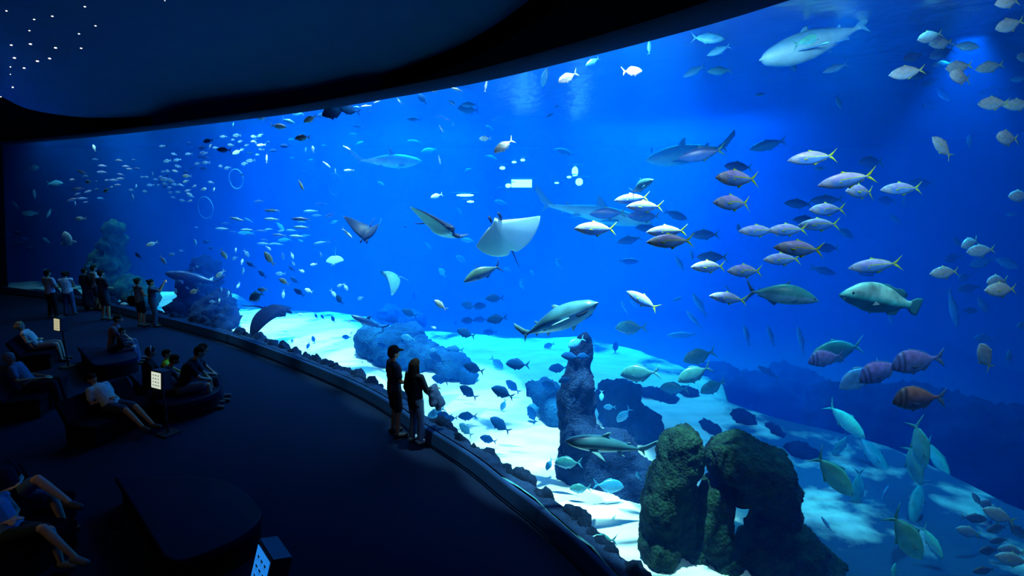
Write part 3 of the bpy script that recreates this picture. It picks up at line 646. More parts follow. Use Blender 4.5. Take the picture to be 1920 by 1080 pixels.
F['trev'] = [fmat('trevally_skin', (.48, .47, .52), (.36, .46, .6), z0=-.03, soft=.06, stripe=(.02, .006, -.02), scol=(.45, .5, .12), face=(.6, .66, .75), fnoise=True), mat('trevally_fin', (.5, .55, .08), .5)]
F['dimtrev'] = [fmat('dimtrevally_skin', (.10, .09, .12), (.08, .16, .22), z0=0, soft=.08), mat('dimtrevally_fin', (.08, .12, .1), .5)]  # trevally skin darkened, dim light and haze painted in
F['bream'] = [fmat('bream_skin', (.002, .05, .2), (.003, .09, .34), z0=-.02, soft=.12, spec=.05, rough=.7), mat('bream_fin', (.002, .05, .2), .8, .05)]
F['palebream'] = [fmat('palebream_skin', (.03, .25, .5), (.05, .4, .75), z0=0, soft=.1), mat('palebream_fin', (.04, .3, .6), .5)]
F['tealbream'] = [fmat('tealbream_skin', (.04, .24, .26), (.05, .3, .5), z0=-.04, soft=.1), mat('tealbream_fin', (.06, .35, .5), .5)]
F['white'] = [fmat('white_skin', (.75, .85, .78), (.8, .9, .85), z0=0, soft=.1, nz_=.3), mat('white_fin', (.6, .75, .7), .5)]
F['silver'] = [fmat('silver_skin', (.10, .3, .62), (.5, .75, .8), z0=-.02, soft=.05, nz_=.4), mat('silver_fin', (.25, .5, .65), .5)]
F['lilac'] = [fmat('lilac_skin', (.5, .4, .6), (.3, .5, .7), z0=0, soft=.05), mat('lilac_fin', (.3, .3, .45), .5)]
F['aqua'] = [fmat('aqua_skin', (.16, .9, .72), (.14, .8, .95), z0=0, soft=.06, stripe=(0, .004, .2), scol=(.4, .8, .6)), mat('aqua_fin', (.1, .6, .6), .5)]
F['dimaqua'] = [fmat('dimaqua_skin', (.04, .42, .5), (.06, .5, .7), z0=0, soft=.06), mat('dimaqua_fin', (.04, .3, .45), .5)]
F['teal'] = [fmat('teal_skin', (.06, .32, .48), (.18, .5, .65), z0=0, soft=.06), mat('teal_fin', (.08, .35, .5), .5)]
F['olive'] = [fmat('olive_skin', (.08, .2, .18), (.05, .15, .45), z0=-.02, soft=.05), mat('olive_fin', (.03, .08, .16), .5)]
F['slimg'] = [fmat('slim_skin', (.10, .30, .42), (.16, .38, .7), z0=0, soft=.03, stripe=(.03, .01, .3), scol=(.55, .75, .8)), mat('slim_fin', (.08, .25, .3), .5)]
F['dentex'] = [fmat('dentex_skin', (.36, .30, .85), (.12, .28, .8), z0=.04, soft=.09, nz_=.25, face=(.14, .26, .8)), mat('dentex_fin', (.10, .26, .6), .5)]
F['redtex'] = [fmat('reddish_skin', (.55, .26, .22), (.08, .12, .3), z0=.04, soft=.09, nz_=.3, face=(.16, .15, .22)), mat('reddish_fin', (.10, .25, .5), .5)]
F['grouper'] = [fmat('grouper_skin', (.12, .8, .7), (.01, .13, .18), mid=(.5, 1, .85), z0=-.025, soft=.02, nz_=.5, spots=7), mat('grouper_fin', (.04, .25, .3), .5), mat('grouper_light', (.7, .95, .85), .5)]
F['amber'] = [fmat('amber_skin', (.05, .26, .26), (.14, .36, .5), z0=0, soft=.015, nz_=.25), mat('amber_fin', (.03, .12, .2), .5)]
F['shark'] = [fmat('shark_skin', (.03, .12, .16), (.16, .5, .75), z0=-.03, soft=.012, nz_=.15), mat('shark_fin', (.08, .22, .26), .6), mat('shark_mouth', (.01, .03, .06), .8), mat('shark_tooth', (.8, .85, .8), .4)]
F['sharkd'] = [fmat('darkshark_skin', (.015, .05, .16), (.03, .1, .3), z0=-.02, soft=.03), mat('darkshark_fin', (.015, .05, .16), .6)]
F['sharkp'] = [fmat('paleshark_skin', (.14, .52, .85), (.4, .8, .95), z0=.02, soft=.03), mat('paleshark_fin', (.1, .4, .75), .6)]
F['ray'] = [mat('ray_back', (.01, .025, .07), .6, noise_amt=.3), mat('ray_belly', (.55, .85, .9), .6, noise_amt=.1)]
F['raydark'] = [mat('ray_dark', (.002, .006, .03), .8, .1), mat('ray_dark_belly', (.003, .01, .05), .8, .1)]
F['raypale'] = [mat('ray_teal', (.07, .3, .42), .6, noise_amt=.3), mat('ray_teal_belly', (.4, .7, .75), .6)]
EYE = mat('fish_eye', (.005, .008, .012), .15, .8)

MESHES = {}
def mesh_of(key, fn, mats):
    if key not in MESHES:
        bm = fn(); bmesh.ops.recalc_face_normals(bm, faces=bm.faces)
        me = bpy.data.meshes.new(key); bm.to_mesh(me); bm.free()
        mm = list(mats)
        while len(mm) < 4: mm.append(mm[-1])
        for x in mm: me.materials.append(x)
        me.polygons.foreach_set('use_smooth', [True] * len(me.polygons)); MESHES[key] = me
    return MESHES[key]
# code: (name, category, builder, kwargs of variants, materials, real length, eye (x, y, z, r))
V2 = [dict(k=.12), dict(k=-.14), dict(k=0)]
SPC = {
 'j': ('jack', 'fish', build_jack, V2, 'jack', .5, (.43, .028, .0, .013)),
 'k': ('jack', 'fish', build_jack, V2, 'dimjack', .72, (.43, .028, 0, .012)),
 'l': ('jack', 'fish', build_jack, V2, 'blue', .85, None),
 't': ('trevally', 'fish', build_jack, [dict(k=.1, d=.205), dict(k=-.1, d=.195)], 'trev', .42, (.43, .028, .0, .014)),
 'u': ('trevally', 'fish', build_jack, [dict(k=.1, d=.2), dict(k=-.1, d=.19)], 'dimtrev', .62, None),
 'U': ('trevally', 'fish', build_jack, [dict(k=.1, d=.2)], 'blue', .62, None),
 'b': ('sea_bream', 'fish', build_bream, V2, 'bream', .46, None),
 'c': ('sea_bream', 'fish', build_bream, V2, 'palebream', .6, None),
 'B': ('sea_bream', 'fish', build_bream, V2, 'tealbream', .58, (.41, .04, .03, .014)),
 'w': ('silver_bream', 'fish', build_bream, [dict(k=.1, d=.2), dict(k=-.12, d=.18)], 'white', .32, None),
 'y': ('silver_bream', 'fish', build_bream, [dict(k=.1, d=.2), dict(k=-.12, d=.18)], 'silver', .34, None),
 'v': ('silver_bream', 'fish', build_bream, [dict(k=.1, d=.2), dict(k=-.12, d=.18)], 'bream', .34, None),
 'p': ('small_jack', 'fish', build_jack, [dict(k=.1, d=.14), dict(k=-.1, d=.13)], 'lilac', .4, None),
 's': ('fusilier', 'fish', build_slim, V2, 'slimg', .46, None),
 'r': ('fusilier', 'fish', build_slim, V2, 'dimjack', .5, None),
 'x': ('fusilier', 'fish', build_slim, V2, 'white', .36, None),
 'h': ('jack', 'fish', build_jack, V2, 'palebream', 1.0, None),
 'g': ('slender_fish', 'fish', build_slim, V2, 'blue', 1.0, None),
 'a': ('amberjack', 'fish', build_jack, V2, 'aqua', .78, (.43, .03, 0, .011)),
 'q': ('amberjack', 'fish', build_jack, V2, 'dimaqua', .85, (.43, .03, 0, .011)),
 'e': ('amberjack', 'fish', build_jack, V2, 'teal', .95, None),
 'E': ('amberjack', 'fish', build_jack, [dict(k=.1, d=.15)], 'palebream', .95, None),
}
EYEME = {}
def put(o, P_, X, Z, L):
    X = X.normalized(); Y = Z.cross(X).normalized(); Z = X.cross(Y).normalized()
    m_ = Matrix((X, Y, Z)).transposed() * L
    o.matrix_world = Matrix.Translation(P_) @ m_.to_4x4()
rnd = random.Random(11); PL = []
CNT = {}
def clamp_t(x, y, t, rad=.3, mx=9):
    g = tglass(x, y)
    if g is None: g = 2.5
    lo = g + rad + .12
    s = tsand(x, y)
    hi = g + (mx if x > 420 else min(mx, 3.5))
    if s: hi = min(hi, s - .35 - rad * .3)
    dz = ray(x, y - 8).z
    if dz > 0: hi = min(hi, (WS - .3 - CAM.z) / dz)
    for dx in (-12, 0, 12):
        r_ = trock(x + dx, y)
        if r_: hi = min(hi, r_ - .3)
    return max(lo, min(t, hi)) if hi > lo else (lo + hi) / 2
def place(code, x, y, ln, ang=180, label=None, group=None, depth=None):
    name, cat, fn, var, mk_, L, eye = SPC[code]
    n_ = CNT.get(code, 0); CNT[code] = n_ + 1
    yaw = math.radians(rnd.uniform(-24, 24))
    t = clamp_t(x, y, (L * 1000 / ln) if depth is None else depth, .25, 4 if code in 'wyvpx' else 6.5 if code in 'sr' else 10)
    hi_ = clamp_t(x, y, 99, .25, 4 if code in 'wyvpx' else 6.5 if code in 'sr' else 10)
    for _ in range(14):
        Lw = ln * t / 1000 / max(.6, math.cos(yaw)); pw_ = at(x, y, t)
        if all((pw_ - q).length > .36 * (Lw + lq) for q, lq in PL) or t + .12 > hi_: break
        t += .12
    PL.append((at(x, y, t), Lw))
    a = math.radians(ang)
    X = CR * math.cos(a) + CU * math.sin(a)
    Z = (-CR * math.sin(a) + CU * math.cos(a)) * (1 if math.cos(a) >= 0 else -1)
    Xr = Matrix.Rotation(yaw, 3, Z) @ X
    vi = n_ % len(var)
    me = mesh_of('%s_%s_%d' % (name, mk_, vi), lambda: fn(**var[vi]), F[mk_])
    o = bpy.data.objects.new(name, me); COL.objects.link(o)
    put(o, at(x, y, t), Xr, Z, Lw)
    tag(o, label, cat, group)
    if eye and ln > 40:
        for s in (1, -1):
            k_ = (name, mk_, s)
            if k_ not in EYEME:
                bm = eye_bm(eye[0], s * eye[1], eye[2], eye[3]); e = bpy.data.meshes.new('eye'); bm.to_mesh(e); bm.free(); e.materials.append(EYE)
                e.polygons.foreach_set('use_smooth', [True] * len(e.polygons)); EYEME[k_] = e
            ec = bpy.data.objects.new('eye', EYEME[k_]); COL.objects.link(ec); ec.parent = o
    return o
def shoal(group, label, rows, code):
    for r in rows.split(';'):
        r = r.strip()
        if not r: continue
        q = r.split(','); c_ = q[4].strip() if len(q) > 4 else code
        place(c_, float(q[0]), float(q[1]), float(q[2]), float(q[3]) if len(q) > 3 else 180 + rnd.uniform(-12, 12), label, group)
def named(group, rows, code):
    """x,y,len,ang,code|label"""
    for r in rows.strip().split('\n'):
        if not r.strip(): continue
        d, lab = r.split('|'); q = d.split(',')
        c_ = q[4].strip() if len(q) > 4 and q[4].strip() else code
        place(c_, float(q[0]), float(q[1]), float(q[2]), float(q[3]), lab.strip(), group)
# ------------------------------------------------------------------ shoals (pixel, pixel, length in pixels, heading)
shoal('lilac jacks in the small shoal high on the left', 'small lilac jack in the loose shoal under the left light beam',
 '224,301,17,178;192,311,17,180;192,323,17,182;236,312,16,180;243,317,14,178;154,323,20,160;136,337,16,180;226,327,13,170;226,335,16,185;214,338,16,180;201,338,13,180;221,347,16,182;210,351,13,184;147,354,20,192;166,359,16,200;145,364,17,195;137,374,19,205;155,372,16,190;161,379,11,190;189,372,14,180,l;166,341,16,180,w;199,357,17,200,w;179,299,14,180,k;160,331,18,180,k;180,340,8,180,k;182,355,14,180,k;250,300,12,180,k;257,316,14,180,k;141,382,9,90,y', 'p')
shoal('small silver bream in the dense shoal at the upper left', 'small silver bream in the dense shoal right of the left light beam',
 '267,332,9;275,332,9;291,336,9;286,326,8,90;282,347,12;255,349,8,90;246,356,12;272,359,12;249,370,12,90;297,347,8;304,274,13;354,289,13;326,289,13;314,302,17;332,300,16;334,312,14;370,307,14;315,321,12;310,336,18;322,340,18;302,332,12;320,361,12;334,360,12;342,376,12;325,370,10;310,345,12;395,342,13;401,355,8,90;306,322,10;318,352,12;328,346,12', 'y')
shoal('dark bream in the dense shoal at the upper left', 'tiny dark bream in the dense shoal at the upper left',
 '356,269,11,170;349,322,14,180;360,315,9;382,316,15;310,350,12;300,340,10;314,330,9', 'v')
shoal('bright bream in the dense shoal at the upper left', 'tiny brightly lit bream in the dense shoal at the upper left',
 '329,321,12,170;350,330,18,180;349,340,13,200;340,347,10,160;364,349,10,20;352,357,12,200;357,366,15,150;356,377,11,10;381,355,15,5', 'w')
shoal('small bream along the upper arc of the shoal', 'small silver bream in the arc of fish below the lip, upper left',
 '404,277,10;432,272,14;419,256,12;444,254,18,180;382,287,14;386,305,16;414,312,12;426,315,15;459,307,16;470,301,18;476,256,14;450,265,12;488,254,14,200;490,280,10;437,262,9;462,272,10;455,280,9;482,290,10', 'y')
shoal('dark bream along the upper arc of the shoal', 'small dark bream in the arc of fish below the lip, upper left',
 '390,264,22,185;380,277,18,180;420,281,26,180;375,294,12;386,295,14;470,287,16;455,327,10;504,267,12;514,282,16;535,274,18,185;440,288,16;480,262,10', 'v')
shoal('bright bream along the upper arc of the shoal', 'small bright white bream in the arc of fish below the lip, upper left',
 '394,275,10,60;445,285,18,215;475,265,12,180;476,256,10,160;490,272,16,190;490,222,16,175;480,268,9,100', 'w')
shoal('slim fusiliers in the left school', 'slim fusilier with a pale back stripe in the school left of the dark ray',
 '511,395,30,180;510,411,28,180;583,396,26,185;595,404,24,180;445,411,28,168;467,413,18,150;417,429,24,180;463,431,26,180;504,430,16;567,416,20,175;565,426,30,180;547,432,22;528,433,18;557,443,28,178;572,442,22,190;513,457,20;524,458,16;601,455,26,190;495,457,24', 's')
shoal('dark fusiliers in the left school', 'slim dark fusilier in the school left of the dark ray',
 '486,378,26,182;603,382,22,180;620,403,28,195;424,419,22;438,435,18;490,433,22;565,411,34,180;495,450,18;524,441,28;617,454,14;629,450,14,120;470,440,22', 'r')
shoal('pale blue fish in the left school', 'pale blue fish among the fusiliers left of the dark ray',
 '462,437,28,180;525,424,26,-45;534,450,26,185;627,416,18,200;563,451,12,-20', 'l')
shoal('bright bream scattered low on the left', 'small bright bream drifting low over the dark rocks on the left',
 '442,469,9,90;454,491,12,90;447,535,12,250;548,479,14,-70;550,494,10,-60;588,496,14,190;565,508,14,-20;531,551,17,270;411,564,9,90;503,465,12,-45;396,524,14,230;413,513,20,230;579,545,18,160;638,535,14,200;648,538,16,-60;625,550,18,-50;655,602,10,250;659,623,10,240;565,590,14,170;330,547,14,90;365,546,22,200;234,570,15,180;419,476,20,-65', 'w')
shoal('pale blue bream scattered low on the left', 'small pale blue bream drifting over the dark rocks on the left',
 '462,475,18,-50;440,484,14,200;455,508,15,70;531,480,14,-85;601,478,10,90;526,513,18,180;399,566,14,180;415,544,12,90;428,551,12,90;321,477,16,200;324,477,14,180;306,487,20,-55;366,455,14,90;369,426,7,180;676,559,14,200;492,543,22,180;370,500,10,160;340,470,10,170;352,540,10,150', 'y')
shoal('dark bream scattered low on the left', 'small dark bream swimming low on the left behind the silver ones',
 '470,496,20,145;492,514,20,135;553,526,20,140;561,548,22,140;547,504,16,140;637,562,24,130;388,453,16,180;396,465,14,180;387,454,14,180;593,593,12,120;605,595,12,120;625,599,16,125;259,479,18,140;761,425,8,180', 'v')
shoal('dim lilac bream at the far left', 'dim purplish bream in the dark water at the far left',
 '36,456,18,180;35,436,18,180;16,441,15,180;57,466,15,180;19,461,12,180;34,476,9,200;19,477,9,90;8,436,10,180;48,447,10,180', 'v')
shoal('hazy pale fish high in the middle', 'faint pale fish in the blue haze under the middle of the lip',
 '541,227,25,-20;558,213,25,180;671,237,22,180;663,252,16,180;673,269,18,30;546,262,14,180;583,300,11,180;608,273,9,180;548,296,8,180;437,233,10,90;669,201,14,180;777,224,30,180;847,192,22,-40;880,196,34,185;919,241,20,150;1030,217,20,30;1044,200,12,30;715,345,20,150;861,395,20,-50;805,282,34,200;876,319,16,30;664,414,14,180;573,281,12,90;919,295,28,-20;777,266,26,180;802,459,20,-50', 'h')
shoal('small lit fish high in the middle', 'small brightly lit fish close under the middle of the lip',
 '620,222,10,180;629,321,10,90;707,191,14,200;820,169,18,200;857,168,24,170;911,162,24,80;747,187,15,-60;824,299,18,-80;827,241,18,-60;687,199,20,190;654,319,22,180;650,277,18,-30;612,308,18,-40;573,281,9,90', 'x')
named('dark fish high in the middle', '''
629,209,58,185,b|long dark purple fish hugging the lip, largest of the dark cluster
656,206,40,170,b|dark purple fish at the end of the dark cluster under the lip
606,216,22,190,b|small dark fish leading the dark cluster under the lip
647,204,26,200,b|purple fish wedged between others in the dark cluster under the lip
792,185,26,130,b|lone dark blue fish diving below the lip above the pale bream
573,323,18,180,b|dim dark fish above the school of fusiliers
671,296,10,120,b|tiny dark fish behind the tail of the high shark
778,553,18,80,b|small dark fish standing head up above the smaller black shark''', 'b')
named('pale lone fish of the left half', '''
61,315,36,0,e|pale teal amberjack facing right, topmost at the far left
104,344,36,0,e|teal amberjack facing right below the topmost one at the far left
57,400,34,180,e|teal amberjack facing left near the dark left end
64,365,20,85,e|slim teal fish swimming straight up at the far left
29,384,16,120,e|smallest dim teal fish at the far left edge
92,399,20,250,e|teal fish diving head down at the far left
151,410,21,185,w|bright plump fish above the pale sunfish
177,278,13,100,w|tiny bright fish in the left light beam just under the lip
87,506,14,180,e|teal fish at the head of the man in the pale shirt
87,451,20,145,e|dim slender fish slanting left of the sunfish
166,499,12,180,e|small teal fish just above the visitor in the long robe
152,541,13,180,e|small teal fish left of the long robed visitor
285,457,20,205,w|bright fish right of the coral covered rock stack
567,258,32,182,y|large silver fish ringed with light above the left shoal
587,280,12,95,w|small bright fish head up beside the ringed silver fish
522,237,26,0,w|bright white fish facing right under the left half of the lip
582,223,28,205,w|bright striped fish slanting down left just under the lip
500,298,18,90,x|thin pale fish standing upright right of the small shoal
564,346,27,-60,x|slender pale fish diving above the fusilier school
651,437,26,-45,x|slender bright fish diving toward the dark upright ray
505,485,32,125,w|bright fish with long tail diving above the low bream
533,528,22,150,w|bright oval fish touching the tail of a pale ray
482,555,40,200,c|pale fish with bright belly low on the left
879,205,42,185,c|large pale fish with a lit outline below the lip
945,273,46,215,w|bright fish with a hooked back above the far lamps
910,260,24,180,w|small pale fish left of the hooked bright fish
819,367,24,200,w|bright short fish left of the long horizontal lamp
813,614,11,-20,w|tiny white fish low above the blue rocks
826,572,30,140,w|bright fish bending down above the blue rocks
866,487,26,150,c|pale fish diving just under the large white bellied ray
830,512,24,130,c|pale fish diving left of the olive amberjack
952,505,16,160,c|faint pale fish right of the olive amberjack
999,512,14,130,c|small pale fish high above the large shark snout
1049,495,24,125,c|pale fish standing diagonally right of the upright ray
980,535,26,105,c|slender pale fish pointing down above the large shark
878,451,30,170,l|dim fish just below the belly of the spread ray
940,380,30,165,h|pale fish inside the faint ring beside the far lamps
1022,143,42,255,h|wide pale fish seen from below near the lip
1065,145,40,205,w|bright outlined fish beside the wide pale one near the lip
1112,115,36,215,h|dim fish slanting close to the lip right of the middle
1184,134,44,12,w|bright fish facing right under the right half of the lip
1327,72,66,-3,h|pale fish facing right, highest under the lip
1348,95,46,200,h|pale fish under the water surface glints
1302,133,44,205,h|left one of two blurred blue fish below the surface glints
1350,133,52,185,h|right one of two blurred blue fish below the surface glints
1217,90,24,95,h|blurred fish hanging head up under the lip
1426,177,18,180,h|tiny blurred fish below the high pale shark
1520,76,78,16,a|bright aqua fish with spread tail in front of the high pale shark
1567,127,42,195,l|blurred blue fish below the high pale shark
1572,190,32,280,l|faint slim fish hanging in the dim light shaft
1059,286,44,160,h|faint long fish above the far lamps
1222,283,14,90,h|tiny faint upright fish left of the big faint shark
1109,460,16,90,h|tiny faint upright fish under the jacks
878,319,16,20,h|faint small fish right of the high shark''', 'w')
shoal('dark bream in front of the white sand', 'deep blue bream silhouetted against the white sand', '', 'b')
named('dark bream in front of the white sand', '''
928,559,36,182|dark bream topmost of the shoal above the white sand
880,573,32,170|dark bream above a lit patch, left of the topmost bream
896,574,32,0|dark bream overlapping its neighbour above a lit patch
879,601,30,182|small dark bream directly under the overlapping pair
902,599,28,180|dark bream in the middle of the tight cluster
932,598,40,190|dark bream at the right of the tight cluster with tail up
874,625,38,162|dark bream below the left end of the tight cluster
919,623,28,180|dark bream below the middle of the tight cluster
768,587,32,155|lone dark bream between the small shark and the cluster
716,590,24,175|blurred dark bream above the tail of the small shark
820,672,34,150|dark bream overlapping the blue rocks behind the couple
889,691,42,160|dark bream at the tip of the blue rocks
971,683,46,178|dark bream alone over the sand, right of the blue rocks
826,712,36,165|dark bream over white sand just right of the long haired visitor
879,736,42,142|dark bream diving left over the middle of the white sand
943,736,48,155|large dark bream under the slimmer one over the sand
962,725,36,138|slim dark bream crossing above the large one over the sand
845,785,28,182|small round dark bream near the rocks by the couple
834,778,30,170|dark bream half hidden behind the small round one
877,780,36,178|dark bream right of the small round one near the window rocks
938,797,46,145|dark bream diving over the sand below the crossing pair
916,824,34,160|lowest dark bream over the white sand
1047,690,38,182|dark bream touching the left side of the tall pillar
1032,725,38,152|dark bream just below, left of the tall pillar
1060,712,28,200|dim bream in front of the tall pillar
1070,668,36,176|dark bream at the top left of the tall pillar
1095,668,28,178|dim bream crossing the upper pillar
650,632,20,178|small dark bream at the far edge of the white sand
651,696,18,235|small dark bream near the window rocks left of the couple
578,647,14,260|thin dark bream upright on the left white sand
588,637,16,118|small dark bream slanting on the left white sand
474,622,13,170|tiny dark bream at the left tip of the white sand
718,648,22,155|dim bream right beside the cap of the standing man
717,588,20,0|dim round fish behind the tail of the small shark
998,778,34,115|slim blue fish diving over the sand left of the pillar
855,606,12,90|tiny upright fish left of the tight cluster
1154,652,24,85|small dark upright fish right of the tall pillar''', 'b')
named('pale bream above the white sand', '''
853,655,34,172|pale blue bream above the tip of the blue rocks
931,680,32,-38|pale blue bream facing down right over the sand
944,759,24,250|pale blue fish upside down below the large dark bream
818,774,38,208|light blue bream beside the jacket of the long haired visitor
874,806,34,142|light blue bream slanting above the window rocks
765,634,30,170|pale blue bream above the heads of the couple
814,656,16,180|small pale bream above the blue rocks
1080,642,36,205|pale bream at the very top of the tall pillar
1030,870,24,240|pale blue fish at the left edge of the pillar base
1170,778,38,232|pale slim fish right of the tall pillar
1143,763,24,180|faint fish right of the tall pillar
1128,742,20,265|faint small fish hanging beside the tall pillar
1198,893,20,120|small white fish left of the rock stack
1141,911,60,-6|light blue bream facing right in front of the pillar base
548,640,10,90|tiny faint fish on the left white sand
1030,647,22,200|faint fish left of the pillar top''', 'c')
named('teal bream around the tall pillar', '''
1184,614,58,182|dark teal bream facing left, highest right of the pillar
1200,700,70,186|teal bream with bright tail, largest right of the pillar
1312,667,66,196|green teal bream on top of the stacked trio
1302,700,70,205|green teal bream in the middle of the stacked trio
1338,725,56,202|green teal bream lowest right of the stacked trio
1265,728,52,180|dim teal bream left of the stacked trio
1066,867,52,185|dark teal bream in front of the pillar base
1088,916,40,185|dim bream behind the tail of the light blue one
1130,1014,60,176|dark olive bream low in front of the window rocks''', 'B')
named('yellow tailed jacks in the right middle', '''
1380,335,94,181|yellow tailed jack, upper one of the pair swimming apart
1375,380,90,182|pale tailed jack, lower one of the pair swimming apart
1523,296,80,182|pale yellow tailed jack leading the upper right line
1587,338,90,188|pale jack heading the upper right diagonal line
1615,359,80,182|yellow striped jack, second along the diagonal line
1690,354,78,182|yellow tailed jack at the end of the diagonal line
1550,393,76,182|bright faced jack left of the dim ones in the centre
1537,421,78,181|lilac backed jack above the pale blue fish
1477,431,76,181|blue jack overlapping a tail in the middle row
1421,433,74,180|lilac jack leading the middle row
1500,466,98,176|long dark backed jack with bright green tail
1467,486,76,181|blue jack right under the long dark backed one
1640,498,80,186|blue jack above the aqua white grouper
1330,500,74,181|blue jack in the lower left of the school
1397,508,78,180|pale tailed jack behind the lower left one
1185,373,64,182|pale jack under the turquoise head on fish
1210,387,72,180|yellow tailed jack overlapping the pale jack
1117,429,84,180|dark yellow tailed jack, leftmost of the school
1250,434,76,181|slim bright jack above the blue one
1257,452,86,181|broad blue jack with green tail under the slim one
1205,563,66,148|jack with yellow streak diving up left below the school
1365,559,72,172|faint striped jack left of the large amberjack''', 'j')
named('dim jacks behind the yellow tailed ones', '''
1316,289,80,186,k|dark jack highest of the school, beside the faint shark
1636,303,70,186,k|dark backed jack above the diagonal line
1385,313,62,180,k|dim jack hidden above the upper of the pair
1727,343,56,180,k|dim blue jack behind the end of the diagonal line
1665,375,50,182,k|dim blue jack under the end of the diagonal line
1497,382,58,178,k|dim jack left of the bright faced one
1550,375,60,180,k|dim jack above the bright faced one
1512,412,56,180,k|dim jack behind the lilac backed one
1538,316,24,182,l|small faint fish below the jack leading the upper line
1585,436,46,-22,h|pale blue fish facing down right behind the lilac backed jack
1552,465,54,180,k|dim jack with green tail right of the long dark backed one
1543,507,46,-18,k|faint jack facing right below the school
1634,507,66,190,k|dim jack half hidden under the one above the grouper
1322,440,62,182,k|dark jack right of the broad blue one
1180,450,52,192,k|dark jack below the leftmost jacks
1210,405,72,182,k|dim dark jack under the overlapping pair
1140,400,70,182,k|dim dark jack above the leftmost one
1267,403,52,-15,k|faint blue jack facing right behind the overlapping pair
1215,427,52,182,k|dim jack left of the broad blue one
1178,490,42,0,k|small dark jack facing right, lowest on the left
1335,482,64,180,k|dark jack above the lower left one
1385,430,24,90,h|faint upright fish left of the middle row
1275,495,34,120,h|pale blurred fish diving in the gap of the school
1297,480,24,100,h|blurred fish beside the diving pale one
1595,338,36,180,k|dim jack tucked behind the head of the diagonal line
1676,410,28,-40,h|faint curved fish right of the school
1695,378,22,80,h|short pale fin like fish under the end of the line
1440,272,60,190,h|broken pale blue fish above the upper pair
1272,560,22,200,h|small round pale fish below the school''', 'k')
named('silver trevallies at the upper right', '''
1743,69,54,196|silver trevally, upper one of the bright overlapping pair
1766,80,56,190|silver trevally with lime tail, lower one of the bright pair
1700,136,60,185|brownish trevally with yellow streak left of the upper shoal
1802,144,66,181|large silver trevally in the middle of the upper shoal
1797,126,58,190|thin bright trevally lying on the large silver one
1857,125,54,190|dark green tailed trevally right of the large silver one
1892,47,64,198|big silver trevally near the upper right corner
1890,4,56,190|silver trevally cut by the top edge
1862,194,62,182|silver trevally in front of a dim one near the right edge
1910,196,58,182|silver trevally cut by the right edge below the upper shoal
1887,259,64,181|blue green trevally alone at the right edge
1768,276,60,140|trevally diving up left below the upper shoal
1817,265,26,100|small trevally seen narrow beside the diving one
1912,367,56,185|brownish trevally cut by the right edge at mid height
1918,108,40,185|trevally nearly hidden by the right edge''', 't')
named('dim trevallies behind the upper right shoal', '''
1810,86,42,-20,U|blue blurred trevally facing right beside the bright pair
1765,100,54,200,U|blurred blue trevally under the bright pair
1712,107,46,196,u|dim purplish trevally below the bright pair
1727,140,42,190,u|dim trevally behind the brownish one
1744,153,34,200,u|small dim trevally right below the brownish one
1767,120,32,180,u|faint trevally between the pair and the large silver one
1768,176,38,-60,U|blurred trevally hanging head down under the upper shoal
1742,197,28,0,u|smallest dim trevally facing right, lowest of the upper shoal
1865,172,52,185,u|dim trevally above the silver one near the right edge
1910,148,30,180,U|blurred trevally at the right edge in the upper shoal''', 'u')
named('silver trevallies at the right middle', '''
1820,456,54,196|silver trevally, upper one of the overlapping pair at mid right
1838,470,56,186|silver trevally with lime tail, lower one of the mid right pair
1772,511,60,185|brownish trevally with yellow streak left of the mid right shoal
1868,528,58,183|thin bright trevally over the large one at mid right
1878,543,70,182|large silver trevally lowest of the mid right shoal
1846,668,68,130|trevally diving up left alone right of the seabreams
1892,670,28,95|small trevally seen narrow near the right edge
1917,610,30,185|trevally head showing at the right edge''', 't')
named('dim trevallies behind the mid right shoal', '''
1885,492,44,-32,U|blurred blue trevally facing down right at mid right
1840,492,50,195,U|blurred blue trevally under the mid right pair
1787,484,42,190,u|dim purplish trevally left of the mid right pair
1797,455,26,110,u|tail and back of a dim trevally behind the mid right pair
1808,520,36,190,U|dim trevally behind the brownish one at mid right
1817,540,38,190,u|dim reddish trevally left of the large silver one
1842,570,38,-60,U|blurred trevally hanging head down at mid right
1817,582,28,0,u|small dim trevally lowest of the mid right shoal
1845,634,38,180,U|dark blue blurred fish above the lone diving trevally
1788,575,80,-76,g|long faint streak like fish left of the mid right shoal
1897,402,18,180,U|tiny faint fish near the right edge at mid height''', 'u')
named('silver trevallies at the lower right', '''
1852,947,50,150|silver trevally, upper one of the lower right pair
1872,966,62,158|silver trevally with lime tail, lower one of the lower right pair
1817,998,54,162|greenish trevally left in the lower right shoal
1895,1032,56,170|thin bright trevally near the lower right corner
1900,1050,66,168|large silver trevally in the lower right corner
1827,972,44,0,u|dark trevally facing right in the lower right shoal
1870,991,48,185,u|dark trevally under the lower right pair
1907,995,50,-40,u|dim trevally slanting at the right edge, lower shoal
1873,1014,34,190,u|small dark trevally in the middle of the lower right shoal
1853,1032,42,175,u|dark trevally behind the greenish one
1845,1070,40,190,u|dim trevally cut by the bottom edge
1832,937,26,110,u|narrow dark fish at the top of the lower right shoal''', 't')
